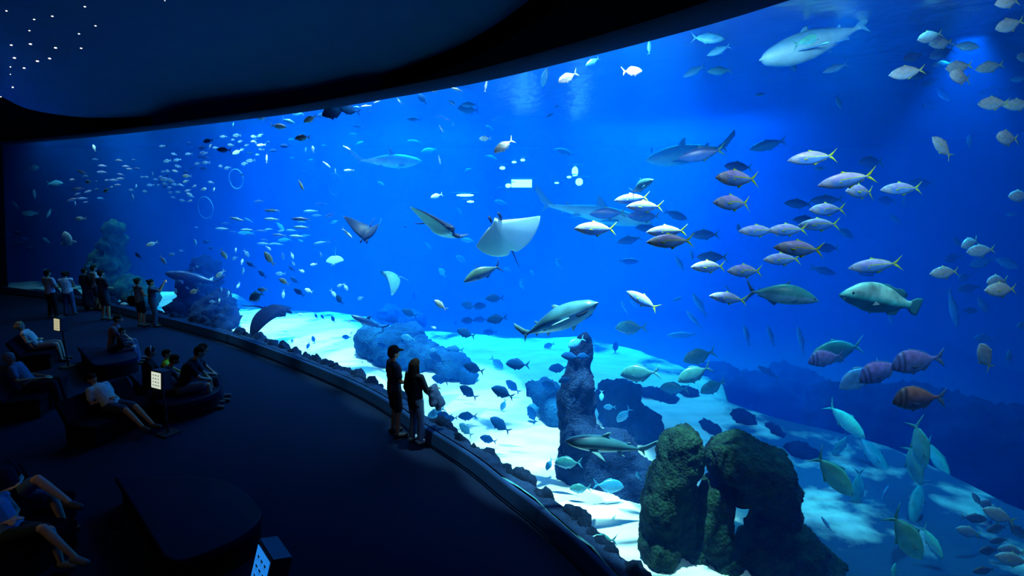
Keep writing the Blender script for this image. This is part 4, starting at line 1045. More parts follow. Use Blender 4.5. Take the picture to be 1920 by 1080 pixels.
named('aqua amberjacks diving at the lower right', '''
1584,788,90,-44,a|bright aqua amberjack diving right, highest of the diving group
1637,850,84,-64,q|dark teal amberjack diving steeply right of the bright aqua one
1577,836,56,245,q|small dark teal amberjack diving left under the bright aqua one
1563,890,128,-45,a|long aqua amberjack diving in front of the sand shadow
1608,915,84,268,q|slim teal amberjack hanging vertically by the long aqua one
1727,835,112,-68,a|aqua amberjack, rear one of the crossing pair
1711,868,104,-62,a|aqua amberjack, front one of the crossing pair
1757,858,76,-72,a|green lit amberjack curling beside the crossing pair
1718,938,92,240,q|broad dark teal amberjack swimming down left
1703,1008,142,-50,a|largest aqua amberjack, lowest of the diving group
1746,1015,62,-65,a|small aqua amberjack behind the largest one
1675,1073,34,60,q|dark fish cut by the bottom edge under the diving group''', 'a')
named('blurred slender fish in the right half', '''
1172,578,32,118|blurred slender fish right of the large shark
1190,571,26,140|blurred fish under the diving jack
1312,572,58,128|blurred long pale fish under the school, upper one
1302,600,46,128|blurred long pale fish under the school, lower one
1280,628,60,182|white blurred broad fish under the diving pair
1400,630,46,112|left one of three blurred slender fish under the big amberjack
1447,632,48,115|middle one of three blurred slender fish under the big amberjack
1502,640,58,102|right one of three blurred slender fish under the big amberjack
1440,697,58,152|blurred leaf shaped fish above the rock stack
1365,541,22,140|small blurred fish above the faint jack
1670,600,26,112|blurred tail like fish below the grouper
1550,983,30,120|blurred fish above the lower boulder of the rock stack
1658,925,34,55|dark slender fish above the shadowed sand''', 'g')

# ------------------------------------------------------------------ the large animals
def big(name, cat, fn, mats, x, y, t, L, fwd, up, label, eye=None, key=None, group=None):
    me = mesh_of(key or (name + str(x)), fn, F[mats])
    o = bpy.data.objects.new(name, me); COL.objects.link(o)
    t = clamp_t(x, y, t, .35 if L < 2 else .8)
    f = CR * fwd[0] + CU * fwd[1] - CF * fwd[2]; u = CR * up[0] + CU * up[1] - CF * up[2]
    put(o, at(x, y, t), f, u, L * t / 1000)
    tag(o, label, cat, group)
    if eye:
        for s in (1, -1):
            bm = eye_bm(eye[0], s * eye[1], eye[2], eye[3]); mk('eye', bm, EYE, parent=o)
    return o
# L below is the length in pixels at that depth
big('grouper', 'fish', lambda: build_grouper(.1), 'grouper', 1648, 560, 6.6, 158, (-1, .18, .12), (.18, 1, .25), 'turquoise white grouper with round tail, facing left', eye=(.385, .058, .012, .016))
big('amberjack', 'fish', lambda: build_amber(.08), 'amber', 1466, 553, 7.2, 132, (1, -.1, .1), (.1, 1, .1), 'large teal amberjack with dark side stripe, facing right', eye=(.43, .05, -.01, .012))
big('seabream', 'fish', lambda: build_dentex(.05), 'dentex', 1720, 676, 5.2, 106, (-1, -.12, .1), (-.12, 1, .1), 'purple seabream with tall pale tail, rightmost of the violet ones', eye=(.38, .055, -.03, .017), key='dtx')
big('seabream', 'fish', lambda: build_dentex(.05), 'dentex', 1652, 694, 5.6, 96, (-1, -.32, .1), (-.32, 1, .1), 'violet seabream partly behind the rightmost violet one', eye=(.38, .055, -.03, .017), key='dtx')
big('seabream', 'fish', lambda: build_dentex(-.05), 'dentex', 1550, 671, 6.4, 74, (-1, -.1, .1), (-.1, 1, .1), 'smaller dark violet seabream in front of a pale trevally', eye=(.38, .055, -.03, .017), key='dtx2')
big('seabream', 'fish', lambda: build_dentex(.04), 'redtex', 1723, 746, 5.0, 106, (-1, -.0, .1), (0, 1, .1), 'reddish brown seabream below the violet ones', eye=(.38, .055, -.03, .017))
big('seabream', 'fish', lambda: build_bream(.05), 'blue', 1612, 706, 7.4, 92, (-1, -.5, .1), (-.5, 1, .1), 'pale blue seabream behind the violet ones, head low')
big('trevally', 'fish', lambda: build_jack(.05, .19), 'tealbream', 1568, 658, 7.8, 112, (-1, -.22, .1), (-.22, 1, .1), 'large faint teal trevally behind the small violet seabream')
big('amberjack', 'fish', lambda: build_amber(.12), 'olive', 904, 512, 10, 78, (-1, -.42, .3), (-.42, 1, .1), 'olive backed amberjack slanting down left above the bream shoal')
big('jack', 'fish', lambda: build_amber(.3), 'tealbream', 1200, 350, 7.5, 66, (.55, .3, .8), (-.3, .95, 0), 'turquoise fish turning its head forward above the jacks', eye=(.43, .05, -.01, .014))
big('sunfish', 'fish', build_sunfish, 'white', 126, 449, 23, 34, (-.15, 1, .2), (1, .1, .1), 'pale round sunfish at the left end of the tank')
# sharks
big('shark', 'shark', lambda: build_shark(.25, 1.55, True, dorsal=.55), 'shark', 1034, 602, 8.6, 200, (.84, .36, .5), (-.34, .86, -.42), 'large sand tiger shark with toothy open mouth and pale belly', eye=(.41, .052, .016, .007))
big('shark', 'shark', lambda: build_shark(.25, 1.25, dorsal=.8), 'shark', 1140, 830, 7.8, 172, (-.96, .1, .25), (.1, .95, .35), 'green grey shark facing left in front of the tall pillar', eye=(.42, .045, .01, .007))
big('shark', 'shark', lambda: build_shark(-.25, 1.25, dorsal=1.35), 'sharkd', 692, 606, 15, 72, (-.9, .42, .2), (.4, .9, .1), 'small black shark silhouette with bent tail above the white sand')
big('shark', 'shark', lambda: build_shark(.35, 1.35, dorsal=1.2), 'sharkp', 728, 303, 17, 130, (.9, .12, -.45), (-.1, .9, .42), 'blue shark seen from below high in the middle')
big('shark', 'shark', lambda: build_shark(.2, 1.6, dorsal=.6), 'sharkp', 1528, 84, 9.5, 230, (-.93, -.3, .1), (-.3, .93, -.1), 'long pale shark with raised tail just under the surface, upper right')
big('shark', 'shark', lambda: build_shark(.2, 1.5, dorsal=.8), 'sharkp', 1290, 288, 17, 170, (-.97, -.2, .1), (-.2, .95, .2), 'big faint shark in the haze behind the topmost dark jack')
big('shark', 'shark', lambda: build_shark(.15, .95, dorsal=1), 'sharkp', 1108, 398, 14, 230, (.96, -.2, .1), (.2, .95, 0), 'long grey blue shark crossing behind the leftmost jacks')
big('shark', 'shark', lambda: build_shark(.1, 1.4), 'sharkd', 366, 522, 20, 110, (-.97, .16, .1), (.16, .95, .1), 'dim dark shark gliding above the left dark rocks')
# rays
big('eagle_ray', 'ray', lambda: build_ray(.32, -.1, .3, .1), 'ray', 823, 428, 11, 150, (.75, -.2, .62), (.42, .8, -.42), 'black ray with white belly spreading its wings to the left')
big('eagle_ray', 'ray', lambda: build_ray(.4, .1, .35, .09, chord=.5), 'ray', 944, 440, 10.5, 135, (-.42, .85, .3), (.35, .1, -.95), 'ray showing its whole white belly, one black wing raised')
big('eagle_ray', 'ray', lambda: build_ray(.5, .45, .3, .1), 'ray', 690, 436, 14, 80, (-.2, -.8, .55), (-.1, .55, .8), 'dark ray with bright front edge and raised wing tips')
big('eagle_ray', 'ray', lambda: build_ray(-.12, -.34, .5, .12), 'raydark', 512, 583, 17, 112, (.9, -.12, .3), (.12, .94, .34), 'black ray with a long tail gliding over the left sand edge')
big('eagle_ray', 'ray', lambda: build_ray(-.35, -.3, .3, .1), 'raypale', 735, 517, 14, 70, (-.8, .25, .5), (.25, .85, .35), 'grey green ray with a drooping wing in mid water')
big('eagle_ray', 'ray', lambda: build_ray(.1, .1, .6, .08, chord=.5), 'raypale', 626, 489, 17, 36, (0, -.9, .4), (.1, .3, -.95), 'small white bellied ray standing upright in mid water')

# ------------------------------------------------------------------ people
def cap(bm, p0, p1, r0, r1, lat=None, k=1.0, seg=12):
    """tapered capsule; lat, k widen it sideways"""
    p0, p1 = Vector(p0), Vector(p1); ax = p1 - p0; L = ax.length
    if L < 1e-5: ax = Vector((0, 0, 1e-4)); L = 1e-4
    ax = ax / L
    u = Vector(lat) if lat else (Vector((1, 0, 0)) if abs(ax.x) < .8 else Vector((0, 1, 0)))
    u = (u - ax * u.dot(ax)).normalized(); v = ax.cross(u)
    prof = []
    for q in range(1, 5): a = math.pi / 2 * q / 4; prof.append((-r0 * math.cos(a), r0 * math.sin(a)))
    for q in range(0, 4): a = math.pi / 2 * q / 4; prof.append((L + r1 * math.sin(a), r1 * math.cos(a)))
    rings = [[bm.verts.new(p0 + ax * s + (u * k * math.cos(2 * math.pi * j / seg) + v * math.sin(2 * math.pi * j / seg)) * r) for j in range(seg)] for s, r in prof]
    a0 = bm.verts.new(p0 - ax * r0); a1 = bm.verts.new(p1 + ax * r1)
    for a, b in zip(rings, rings[1:]):
        for j in range(seg): bm.faces.new((a[j], a[(j + 1) % seg], b[(j + 1) % seg], b[j]))
    for j in range(seg):
        bm.faces.new((rings[0][(j + 1) % seg], rings[0][j], a0)); bm.faces.new((rings[-1][j], rings[-1][(j + 1) % seg], a1))
def V_(*a): return Vector(a)
def stand_pose(arm='down', lean=0, spread=.07, bow=0, turn=0):
    J = {}
    J['P'] = V_(0, 0, .93); J['C'] = V_(0, .02 + lean, 1.3); J['N'] = V_(0, .0 + lean, 1.46); J['H'] = V_(0, .03 + lean + bow * .05, 1.60 - bow * .02)
    J['gaze'] = V_(turn, 1, -bow * .4).normalized(); J['lat'] = V_(1, 0, 0)
    for s, k in ((1, 'R'), (-1, 'L')):
        J['S' + k] = V_(s * .18, lean, 1.40)
        J['E' + k] = V_(s * .235, -.03 + lean, 1.12); J['W' + k] = V_(s * .23, .06 + lean, .88)
        J['h' + k] = V_(s * .085, 0, .9); J['K' + k] = V_(s * (.09 + spread * .4), .03, .5); J['A' + k] = V_(s * (.09 + spread), -.02, .09)
    if arm == 'front':
        for s, k in ((1, 'R'), (-1, 'L')): J['E' + k] = V_(s * .24, .04 + lean, 1.13); J['W' + k] = V_(s * .06, .24 + lean, 1.08)
    if arm == 'cross':
        for s, k in ((1, 'R'), (-1, 'L')): J['E' + k] = V_(s * .23, .1 + lean, 1.15); J['W' + k] = V_(-s * .08, .2 + lean, 1.2)
    if arm == 'phone':
        for s, k in ((1, 'R'), (-1, 'L')): J['E' + k] = V_(s * .24, .26 + lean, 1.3); J['W' + k] = V_(s * .06, .42 + lean, 1.56)
    if arm == 'right_out': J['ER'] = V_(.25, .05, 1.13); J['WR'] = V_(.22, .28, 1.08)
    if arm == 'hip': J['ER'] = V_(.32, -.06, 1.15); J['WR'] = V_(.18, .08, .98)
    return J
def sit_pose(rec=10, knees=(.46, .46), feet=None, hunch=0, hands='lap', seat=.45, cross=0, gz=None, turn=0):
    """seated with the hips at the origin, height seat; rec = lean back in degrees"""
    J = {}; a = math.radians(rec); up = V_(0, -math.sin(a), math.cos(a))
    P = V_(0, 0, seat + .10); J['P'] = P; J['C'] = P + up * .36 + V_(0, hunch * .1, 0); J['N'] = P + up * .53 + V_(0, hunch * .18, 0); J['H'] = J['N'] + up * .14 + V_(0, .03 + hunch * .06, 0)
    J['gaze'] = gz or V_(turn, 1, .05 - hunch * .2).normalized(); J['lat'] = V_(1, 0, 0)
    for s, k, kn in ((1, 'R', knees[1]), (-1, 'L', knees[0])):
        J['S' + k] = P + up * .46 + V_(s * .175, hunch * .13, 0)
        J['h' + k] = P + V_(s * .09, 0, -.02); J['K' + k] = V_(s * .13, kn * .98, seat + .10 + (.06 if kn < .44 else 0))
        J['A' + k] = V_(s * .13, kn + .05, .09)
        J['E' + k] = J['S' + k] + V_(s * .06, .08 + hunch * .05, -.25)
        J['W' + k] = V_(s * .08, .26 + hunch * .12, seat + .22) if hands == 'lap' else J['E' + k] + V_(-s * .1, .2, .1)
    if hands == 'belly':
        for s, k in ((1, 'R'), (-1, 'L')): J['W' + k] = P + up * .2 + V_(s * .03, .14, 0)
    if feet:
        for k, f in zip('LR', feet):
            if f: J['K' + k] = V_(*f[0]); J['A' + k] = V_(*f[1])
    return J
def hand(bm, W, E, s, curl=.35, vr=.0105):
    d = (W - E).normalized(); side = d.cross(V_(0, 0, 1))
    side = side.normalized() if side.length > .1 else V_(1, 0, 0)
    nrm_ = side.cross(d).normalized()
    cap(bm, W, W + d * .07, .024, .03, side, 1.35, 10)
    for q in range(4):
        o_ = side * ((q - 1.5) * .021); L_ = (.034, .04, .037, .029)[q]
        a = W + d * .088 + o_; b = a + d * L_ - nrm_ * L_ * curl; c = b + d * L_ * .6 - nrm_ * L_ * .8 * (curl + .2)
        cap(bm, a, b, vr, vr * .95, seg=6); cap(bm, b, c, vr * .95, vr * .85, seg=6)
    t0 = W + d * .03 + side * s * .03; t1 = t0 + side * s * .028 + d * .03; t2 = t1 + d * .028 - nrm_ * .01
    cap(bm, t0, t1, vr * 1.25, vr * 1.1, seg=6); cap(bm, t1, t2, vr * 1.1, vr * .9, seg=6)
PM = {}
def cmat(c, r=.9):
    k = ('cloth', c)
    if k not in PM: PM[k] = mat('cloth_%d' % len(PM), c, r, .1, noise_amt=.2, scale=18, bump=.1)
    return PM[k]
SKIN = mat('skin', (.34, .19, .13), .6, .3); SKIN2 = mat('skin_pale', (.5, .32, .24), .6, .3)
def person(loc, rz, J, label, H=1.72, shirt=(.05, .06, .1), sleeve='short', legs='trousers', lcol=(.02, .02, .03), hair='short', hcol=(.02, .015, .012), shoe=(.05, .05, .06), vox=.016, skin=None, top='shirt', extras=(), group=None):
    k = H / 1.72; root = empty('person', loc, rz, label, 'person', group); root.scale = (k, k, k)
    skin = skin or SKIN; lat = J['lat']
    d_ = (J['N'] - J['P']).normalized()
    # body
    bm = bmesh.new()
    cap(bm, J['P'] - d_ * .04, J['P'] + d_ * .1, .105, .1, lat, 1.45); cap(bm, J['P'] + d_ * .08, J['C'], .095, .115, lat, 1.35)
    cap(bm, J['C'], J['N'] - d_ * .06, .11, .075, lat, 1.5); cap(bm, J['SL'], J['SR'], .05, .05)
    cap(bm, J['N'] - d_ * .05, J['H'] - J['gaze'] * .02, .052, .05)
    g = J['gaze']; hu = (V_(0, 0, 1) - g * g.z).normalized(); hs = g.cross(hu).normalized(); Hc = J['H']
    def hp(x, y, z): return Hc + hs * x + g * y + hu * z
    cap(bm, hp(0, -.012, .03), hp(0, .005, .035), .088, .084, hs, .9, 16); cap(bm, hp(0, .02, -.02), hp(0, .04, -.055), .066, .036, hs, 1.0, 14)
    cap(bm, hp(0, .082, .015), hp(0, .1, -.02), .009, .014, seg=8)
    cap(bm, hp(0, .075, -.05), hp(0, .08, -.05), .012, .01, hs, 2.0, 8)
    cap(bm, hp(-.03, .074, .03), hp(.03, .074, .03), .012, .012, seg=8)
    for s in (1, -1): cap(bm, hp(s * .078, -.01, .015), hp(s * .083, -.015, -.02), .014, .01, g, 1.4, 8)
    for q, s in (('R', 1), ('L', -1)):
        cap(bm, J['S' + q], J['E' + q], .048, .038); cap(bm, J['E' + q], J['W' + q], .038, .026); hand(bm, J['W' + q], J['E' + q], -s)
        cap(bm, J['h' + q], J['K' + q], .088, .058); cap(bm, J['K' + q], J['K' + q].lerp(J['A' + q], .35), .056, .056); cap(bm, J['K' + q].lerp(J['A' + q], .35), J['A' + q], .054, .036)
        tv = J.get('toe' + q, V_(.12 * s, 1, -.12)).normalized()
        cap(bm, J['A' + q] + V_(0, 0, -.03), J['A' + q] + tv * .14 + V_(0, 0, -.035), .042, .03)
    b = mk('body', remeshed(bm, vox, 3), skin, parent=root)
    # clothes
    e = .014 if vox < .014 else .018
    bm = bmesh.new()
    lo = J['P'] - d_ * (.02 if top == 'shirt' else .12)
    cap(bm, lo, J['P'] + d_ * .12, .118 + e, .108 + e, lat, 1.42); cap(bm, J['P'] + d_ * .08, J['C'], .1 + e, .12 + e, lat, 1.36)
    cap(bm, J['C'], J['N'] - d_ * .07, .115 + e, .078 + e, lat, 1.5); cap(bm, J['SL'], J['SR'], .052 + e, .052 + e)
    for q in 'RL':
        if sleeve == 'short': cap(bm, J['S' + q], J['S' + q].lerp(J['E' + q], .62), .054 + e, .05 + e)
        elif sleeve == 'long': cap(bm, J['S' + q], J['E' + q], .054 + e, .044 + e); cap(bm, J['E' + q], J['E' + q].lerp(J['W' + q], .92), .044 + e, .034 + e)
    mk(top if top in ('shirt', 'jacket') else 'shirt', remeshed(bm, vox, 2), cmat(shirt), parent=root)
    bm = bmesh.new()
    if legs in ('trousers', 'shorts'):
        cap(bm, J['P'] - d_ * .06, J['P'] + d_ * .04, .112 + e, .108 + e, lat, 1.42)
        for q in 'RL':
            if legs == 'trousers': cap(bm, J['h' + q], J['K' + q], .094 + e, .064 + e); cap(bm, J['K' + q], J['K' + q].lerp(J['A' + q], .95), .064 + e, .05 + e)
            else: cap(bm, J['h' + q], J['h' + q].lerp(J['K' + q], .8), .094 + e, .08 + e)
    else:   # skirt or robe
        z1 = .12 if legs == 'robe' else .45
        cap(bm, J['P'] + V_(0, 0, .05), V_(0, 0, z1 + .2), .12, .2, lat, 1.15); cap(bm, J['P'] + V_(0, 0, -.3), V_(0, 0, z1 + .14), .16, .19, lat, 1.2)
        if legs == 'robe': cap(bm, J['C'], J['P'], .14, .15, lat, 1.3)
    mk({'robe': 'robe', 'skirt': 'skirt', 'shorts': 'shorts'}.get(legs, 'trousers'), remeshed(bm, vox, 2), cmat(lcol), parent=root)
    for q, s in (('R', 1), ('L', -1)):
        bm = bmesh.new(); tv = J.get('toe' + q, V_(.12 * s, 1, -.12)).normalized(); A = J['A' + q] + V_(0, 0, -.035)
        cap(bm, A - tv * .03, A + tv * .16, .052, .042, tv.cross(V_(0, 0, 1)), 1.05, 10); mk('shoe', bm, cmat(shoe, .5), parent=root)
    bm = bmesh.new(); hm = cmat(hcol)
    if hair != 'none':
        cap(bm, hp(0, -.03, .05), hp(0, .0, .06), .092, .088, hs, .96, 14); cap(bm, hp(0, -.045, 0), hp(0, -.045, .03), .08, .085, hs, .95)
        if hair == 'long':
            cap(bm, hp(0, -.06, .02), hp(0, -.09, -.2), .085, .085, hs, 1.15); cap(bm, hp(0, -.09, -.2), hp(0, -.1, -.3), .08, .055, hs, 1.3)
            for s in (1, -1): cap(bm, hp(s * .07, -.01, .03), hp(s * .085, -.02, -.18), .035, .035)
        if hair == 'curly':
            for q in range(26):
                a = rnd.uniform(0, 6.28); z = rnd.uniform(-.03, .12); r = math.sqrt(max(.001, .012 - (z - .03) ** 2 * .8)); p = hp(r * math.cos(a), -.02 + min(.3 * r, r * math.sin(a)), z)
                cap(bm, p, p + hu * .01, .032, .032, seg=8)
        if hair == 'bun': cap(bm, hp(0, -.11, .08), hp(0, -.12, .09), .042, .04)
        mk('hair', remeshed(bm, max(.012, vox), 2), hm, parent=root)
    if 'cap' in extras:
        bm = bmesh.new(); cap(bm, hp(0, -.02, .07), hp(0, .0, .075), .1, .098, hs, .95, 16)
        cap(bm, hp(0, .08, .07), hp(0, .17, .05), .03, .016, hs, 2.4, 12); mk('cap', remeshed(bm, .01, 1), cmat((.01, .012, .02)), parent=root)
    if 'headband' in extras:
        bm = bmesh.new()
        for q in range(14):
            a = q * math.pi / 13; c = hp(.098 * math.cos(a), -.005, .06 + .085 * math.sin(a)); cap(bm, c, c + hu * .004, .016, .016, seg=8)
        mk('headband', remeshed(bm, .01, 1), cmat((.4, .4, .45)), parent=root)
    return root
def at_px(px, py, z=0.0):
    p = onz(px, py, z); return (p.x, p.y, 0)
def rz(dx, dy): return math.atan2(-dx, dy)
# the couple at the glass
CP = at_px(743, 816)
person(CP, rz(.85, .5), stand_pose('right_out', spread=.04, turn=0), 'standing man in a dark cap and dark clothes beside a long haired visitor', 1.80, (.02, .03, .07), 'short', 'shorts', (.012, .014, .03), 'short', shoe=(.02, .02, .03), vox=.011, extras=('cap',))
WP = at_px(782, 829)
J = stand_pose('right_out', spread=.035); J['ER'] = V_(.27, .05, 1.14); J['WR'] = V_(.25, .3, 1.1)
person(WP, rz(.62, .78), J, 'standing visitor with long dark hair, dark top and pale jeans, jacket over one arm', 1.66, (.012, .014, .03), 'long', 'trousers', (.16, .24, .38), 'long', shoe=(.3, .4, .55), vox=.011, top='jacket')
def local_at(loc, r, k, p):
    return Vector(loc) + Matrix.Rotation(r, 3, 'Z') @ (Vector(p) * k)
# folded jacket over the arm
bm = bmesh.new()
for (a, b_, r0, r1, kk) in (((.27, .16, 1.12), (.33, .2, .86), .05, .075, 1.6), ((.27, .24, 1.12), (.40, .3, .82), .05, .07, 1.5), ((.25, .1, 1.1), (.24, .3, 1.14), .06, .06, 1.0), ((.33, .22, .9), (.38, .27, .72), .07, .04, 1.4)):
    cap(bm, local_at(WP, rz(.62, .78), .965, a), local_at(WP, rz(.62, .78), .965, b_), r0, r1, (Matrix.Rotation(rz(.62, .78), 3, 'Z') @ Vector((0, 1, 0))), kk)
out = remeshed(bm, .012, 2, lambda p: .012 * noise.noise(p * 12)); c0 = sum((v.co for v in out.verts), Vector()) / len(out.verts)
for v in out.verts: v.co -= c0
o = mk('folded_jacket', out, cmat((.05, .09, .2)), label='blue jacket hanging over the arm of the long haired visitor', cat='jacket'); o.location = c0
# standing group at the far left
J = stand_pose('front', spread=.06); J['WR'] = V_(.1, .2, 1.1)
person(at_px(102, 596), rz(.25, .97), J, 'standing man in a light blue shirt and black trousers, leftmost of the standing visitors', 1.80, (.30, .38, .5), 'short', 'trousers', (.012, .012, .02))
person(at_px(133, 590), rz(-.35, .94), stand_pose('front', spread=.05, bow=1), 'standing woman with dark curly hair and a white top beside the man in light blue', 1.66, (.5, .55, .65), 'none', 'trousers', (.05, .09, .2), 'curly')
person(at_px(168, 581), rz(.3, .95), stand_pose('down', spread=.04), 'standing visitor in a long dark robe', 1.66, (.03, .05, .09), 'long', 'robe', (.03, .05, .09), 'short')
person(at_px(186, 581), rz(.5, .87), stand_pose('hip', spread=.05), 'standing man in a pale shirt between the robe and the dark T-shirt', 1.78, (.32, .36, .42), 'short', 'shorts', (.04, .06, .12))
person(at_px(201, 600), rz(.35, .94), stand_pose('front', spread=.06), 'standing man in a dark T-shirt in front of the pale shirted man', 1.84, (.03, .04, .07), 'short', 'shorts', (.03, .04, .07))
B8 = at_px(268, 612)
person(B8, rz(.45, .9), stand_pose('front', spread=.04), 'standing woman in a strappy top with a round bag behind her hip', 1.70, (.08, .1, .15), 'none', 'shorts', (.02, .02, .035), 'bun', vox=.014)
P9 = at_px(292, 612)
person(P9, rz(.8, .6), stand_pose('phone', spread=.06), 'standing woman holding up a phone to photograph the tank', 1.66, (.04, .06, .11), 'short', 'trousers', (.05, .07, .13), 'bun', vox=.014)
# handheld things
def smallbox(name, c, size, r, m, label, cat, bev=.006):
    bm = bmesh.new(); bmesh.ops.create_cube(bm, size=1)
    for v in bm.verts: v.co = Vector((v.co.x * size[0], v.co.y * size[1], v.co.z * size[2]))
    bmesh.ops.bevel(bm, geom=bm.edges[:], offset=bev, segments=2, affect='EDGES')
    o = mk(name, bm, m, label=label, cat=cat, smooth=False); o.location = c; o.rotation_euler = (0, 0, r); return o
M['screen'] = mat('screen_glow', (.7, .85, 1), .3, emit=(.6, .85, 1), es=1.6)
pc = local_at(P9, rz(.8, .6), .965, (0, .5, 1.62))
ph = smallbox('phone', pc, (.15, .012, .078), rz(.8, .6), mat('phone_case', (.01, .01, .012), .3), 'phone held up high by the photographing woman', 'phone', .003)
bm = bmesh.new(); bmesh.ops.create_cube(bm, size=1)
for v in bm.verts: v.co = Vector((v.co.x * .14, v.co.y * .002 - .008, v.co.z * .07))
mk('screen', bm, M['screen'], parent=ph)
bm = bmesh.new(); ellip(bm, (0, 0, 0), (.17, .09, .2), 0, 3); bc = local_at(B8, rz(.45, .9), 1, (-.3, -.08, .92))
for v in bm.verts: v.co.z -= .03 * math.cos(v.co.x * 12)
bag = mk('shoulder_bag', bm, cmat((.008, .008, .012)), label='round black shoulder bag behind the woman in the strappy top', cat='bag'); bag.location = bc
bm = bmesh.new(); rel = [local_at(B8, rz(.45, .9), 1, p) - bc for p in ((-.26, -.08, 1.05), (-.17, -.12, 1.25), (.02, -.13, 1.36), (.14, -.05, 1.46))]
for a, b_ in zip(rel, rel[1:]): cap(bm, a, b_, .012, .012, seg=6)
mk('strap', bm, cmat((.008, .008, .012)), parent=bag)
bc = local_at(at_px(186, 581), rz(.5, .87), 1.03, (0, -.2, 1.2)); bm = bmesh.new(); ellip(bm, (0, 0, 0), (.15, .09, .22), 0, 3)
bag = mk('backpack', bm, cmat((.01, .012, .02)), label='dark backpack on the back of the pale shirted man', cat='bag'); bag.location = bc; bag.rotation_euler = (0, 0, rz(.5, .87))
for s in (1, -1):
    bm = bmesh.new(); cap(bm, (s * .1, .06, .18), (s * .12, .2, .28), .014, .014, seg=6); cap(bm, (s * .12, .2, .28), (s * .12, .34, .12), .014, .014, seg=6); mk('strap', bm, cmat((.01, .012, .02)), parent=bag)

# ------------------------------------------------------------------ benches
M['bench'] = mat('bench_vinyl', (.001, .003, .026), .55, .12, noise_amt=.1, scale=5)
M['benchside'] = mat('bench_side', (.004, .004, .008), .8, .1)
bo = [(0, 0), (1.36, .01), (1.75, -.1), (2.1, -.33), (2.45, -.62), (2.7, -.92), (2.76, -1.15), (2.7, -1.4), (2.55, -1.62), (2.3, -1.84), (2.1, -1.9), (1.9, -1.8)]
def bench(p, label, r=0, sc=1.0, back=False):
    root = empty('bench', (p.x, p.y, 0), r, label, 'bench', 'wedge shaped benches with a rounded end')
    prof = resample(crom([Vector((a, b_, 0)) for a, b_ in bo[1:]], 5), 40); pts = [Vector((0, 0, 0))] + prof
    cen_ = sum(pts, Vector()) / len(pts)
    for nm_, z0, z1, ins, m_ in (('base', 0, .30, .06, M['benchside']), ('seat', .30, .42, 0, M['bench'])):
        bm = bmesh.new(); lv = []
        lev = [(z0, ins), (z1, ins)] if nm_ == 'base' else [(z0, .02), (z0 + .015, 0), (z1 - .03, 0), (z1 - .008, .012), (z1, .04)]
        for z, q in lev: lv.append([bm.verts.new((cen_ + (p_ - cen_) * (1 - q * .8)) * sc + Vector((0, 0, z))) for p_ in pts])
        for a, b_ in zip(lv, lv[1:]):
            for i in range(len(a)): j = (i + 1) % len(a); bm.faces.new((a[i], a[j], b_[j], b_[i]))
        bm.faces.new(lv[0]); bm.faces.new(lv[-1]); bmesh.ops.recalc_face_normals(bm, faces=bm.faces)
        mk(nm_, bm, m_, parent=root, smooth=False)
    return root
bench(onz(215, 893, .42), 'large empty dark blue bench with a rounded end, nearest in the hall')
bench(onz(145, 650, .42), 'bench under the adult and child looking at the tank', 0, .82)
bench(onz(240, 700, .42), 'bench crowded with five people behind the lit sign', 0, 1.0)
def lounge(c, r, w_, label):
    root = empty('lounge_bench', c, r, label, 'bench', 'benches with a sloping back')
    def box(name, co, m_):
        bm = bmesh.new(); vs = [bm.verts.new((x * w_ / 2, y, z)) for x in (-1, 1) for (y, z) in co]; n_ = len(co)
        bm.faces.new(vs[:n_]); bm.faces.new(vs[n_:])
        for i in range(n_): j = (i + 1) % n_; bm.faces.new((vs[i], vs[j], vs[n_ + j], vs[n_ + i]))
        bmesh.ops.recalc_face_normals(bm, faces=bm.faces); bmesh.ops.bevel(bm, geom=bm.edges[:], offset=.02, segments=2, affect='EDGES'); mk(name, bm, m_, parent=root, smooth=False)
    M['bench_'] = M.get('bench_') or mat('lounge_vinyl', (.001, .002, .01), .8, .05)
    box('base', [(-.3, 0), (.38, 0), (.38, .3), (-.3, .3)], M['benchside']); box('seat', [(-.3, .3), (.42, .3), (.42, .42), (-.3, .42)], M['bench_'])
    box('backrest', [(-.3, .42), (-.2, .42), (-.4, .82), (-.47, .82)], M['bench_']); return root
# seated people ( heading towards the water, mostly to the right )
def seated(px, py, d, J, label, **k):
    p = onz(px, py, .45); person((p.x, p.y, 0), rz(*d), J, label, **k); return p
p = onz(72, 652, .45); lounge((p.x, p.y, 0), rz(.9, .45), 1.4, 'sloping bench under the blond reclining visitor')
seated(72, 652, (.9, .45), sit_pose(30, hands='belly'), 'reclining visitor with fair curly hair, white vest and dark cross strap', H=1.66, shirt=(.55, .5, .5), sleeve='none', legs='shorts', lcol=(.1, .1, .14), hair='curly', hcol=(.3, .22, .12), skin=SKIN2)
p = onz(58, 728, .45); lounge((p.x, p.y, 0), rz(.93, .36), 1.5, 'sloping bench under the grey haired visitor at the left edge')
seated(58, 728, (.93, .36), sit_pose(26, hands='lap'), 'reclining visitor with grey hair and blue grey shirt near the left edge', H=1.74, shirt=(.10, .14, .24), legs='trousers', lcol=(.015, .015, .025), hcol=(.2, .22, .25))
seated(213, 652, (.9, .4), sit_pose(2, hunch=.8), 'seated adult in a checked shirt behind a child on the round bench', H=1.74, shirt=(.12, .08, .12), lcol=(.05, .08, .16))
seated(229, 655, (.9, .4), sit_pose(4, (.36, .36), hunch=.4), 'seated child in dark clothes in front of the adult in checks', H=1.35, shirt=(.03, .01, .02), sleeve='long', lcol=(.06, .1, .2))
seated(280, 722, (.85, .5), sit_pose(5, hunch=.6), 'seated visitor with a pale headband, left in the crowded group', H=1.68, shirt=(.012, .012, .02), sleeve='long', extras=('headband',))
seated(298, 738, (.9, .4), sit_pose(2, hunch=1.6), 'seated visitor bent forward in blue grey, behind the lit sign', H=1.62, shirt=(.05, .07, .13), sleeve='long')
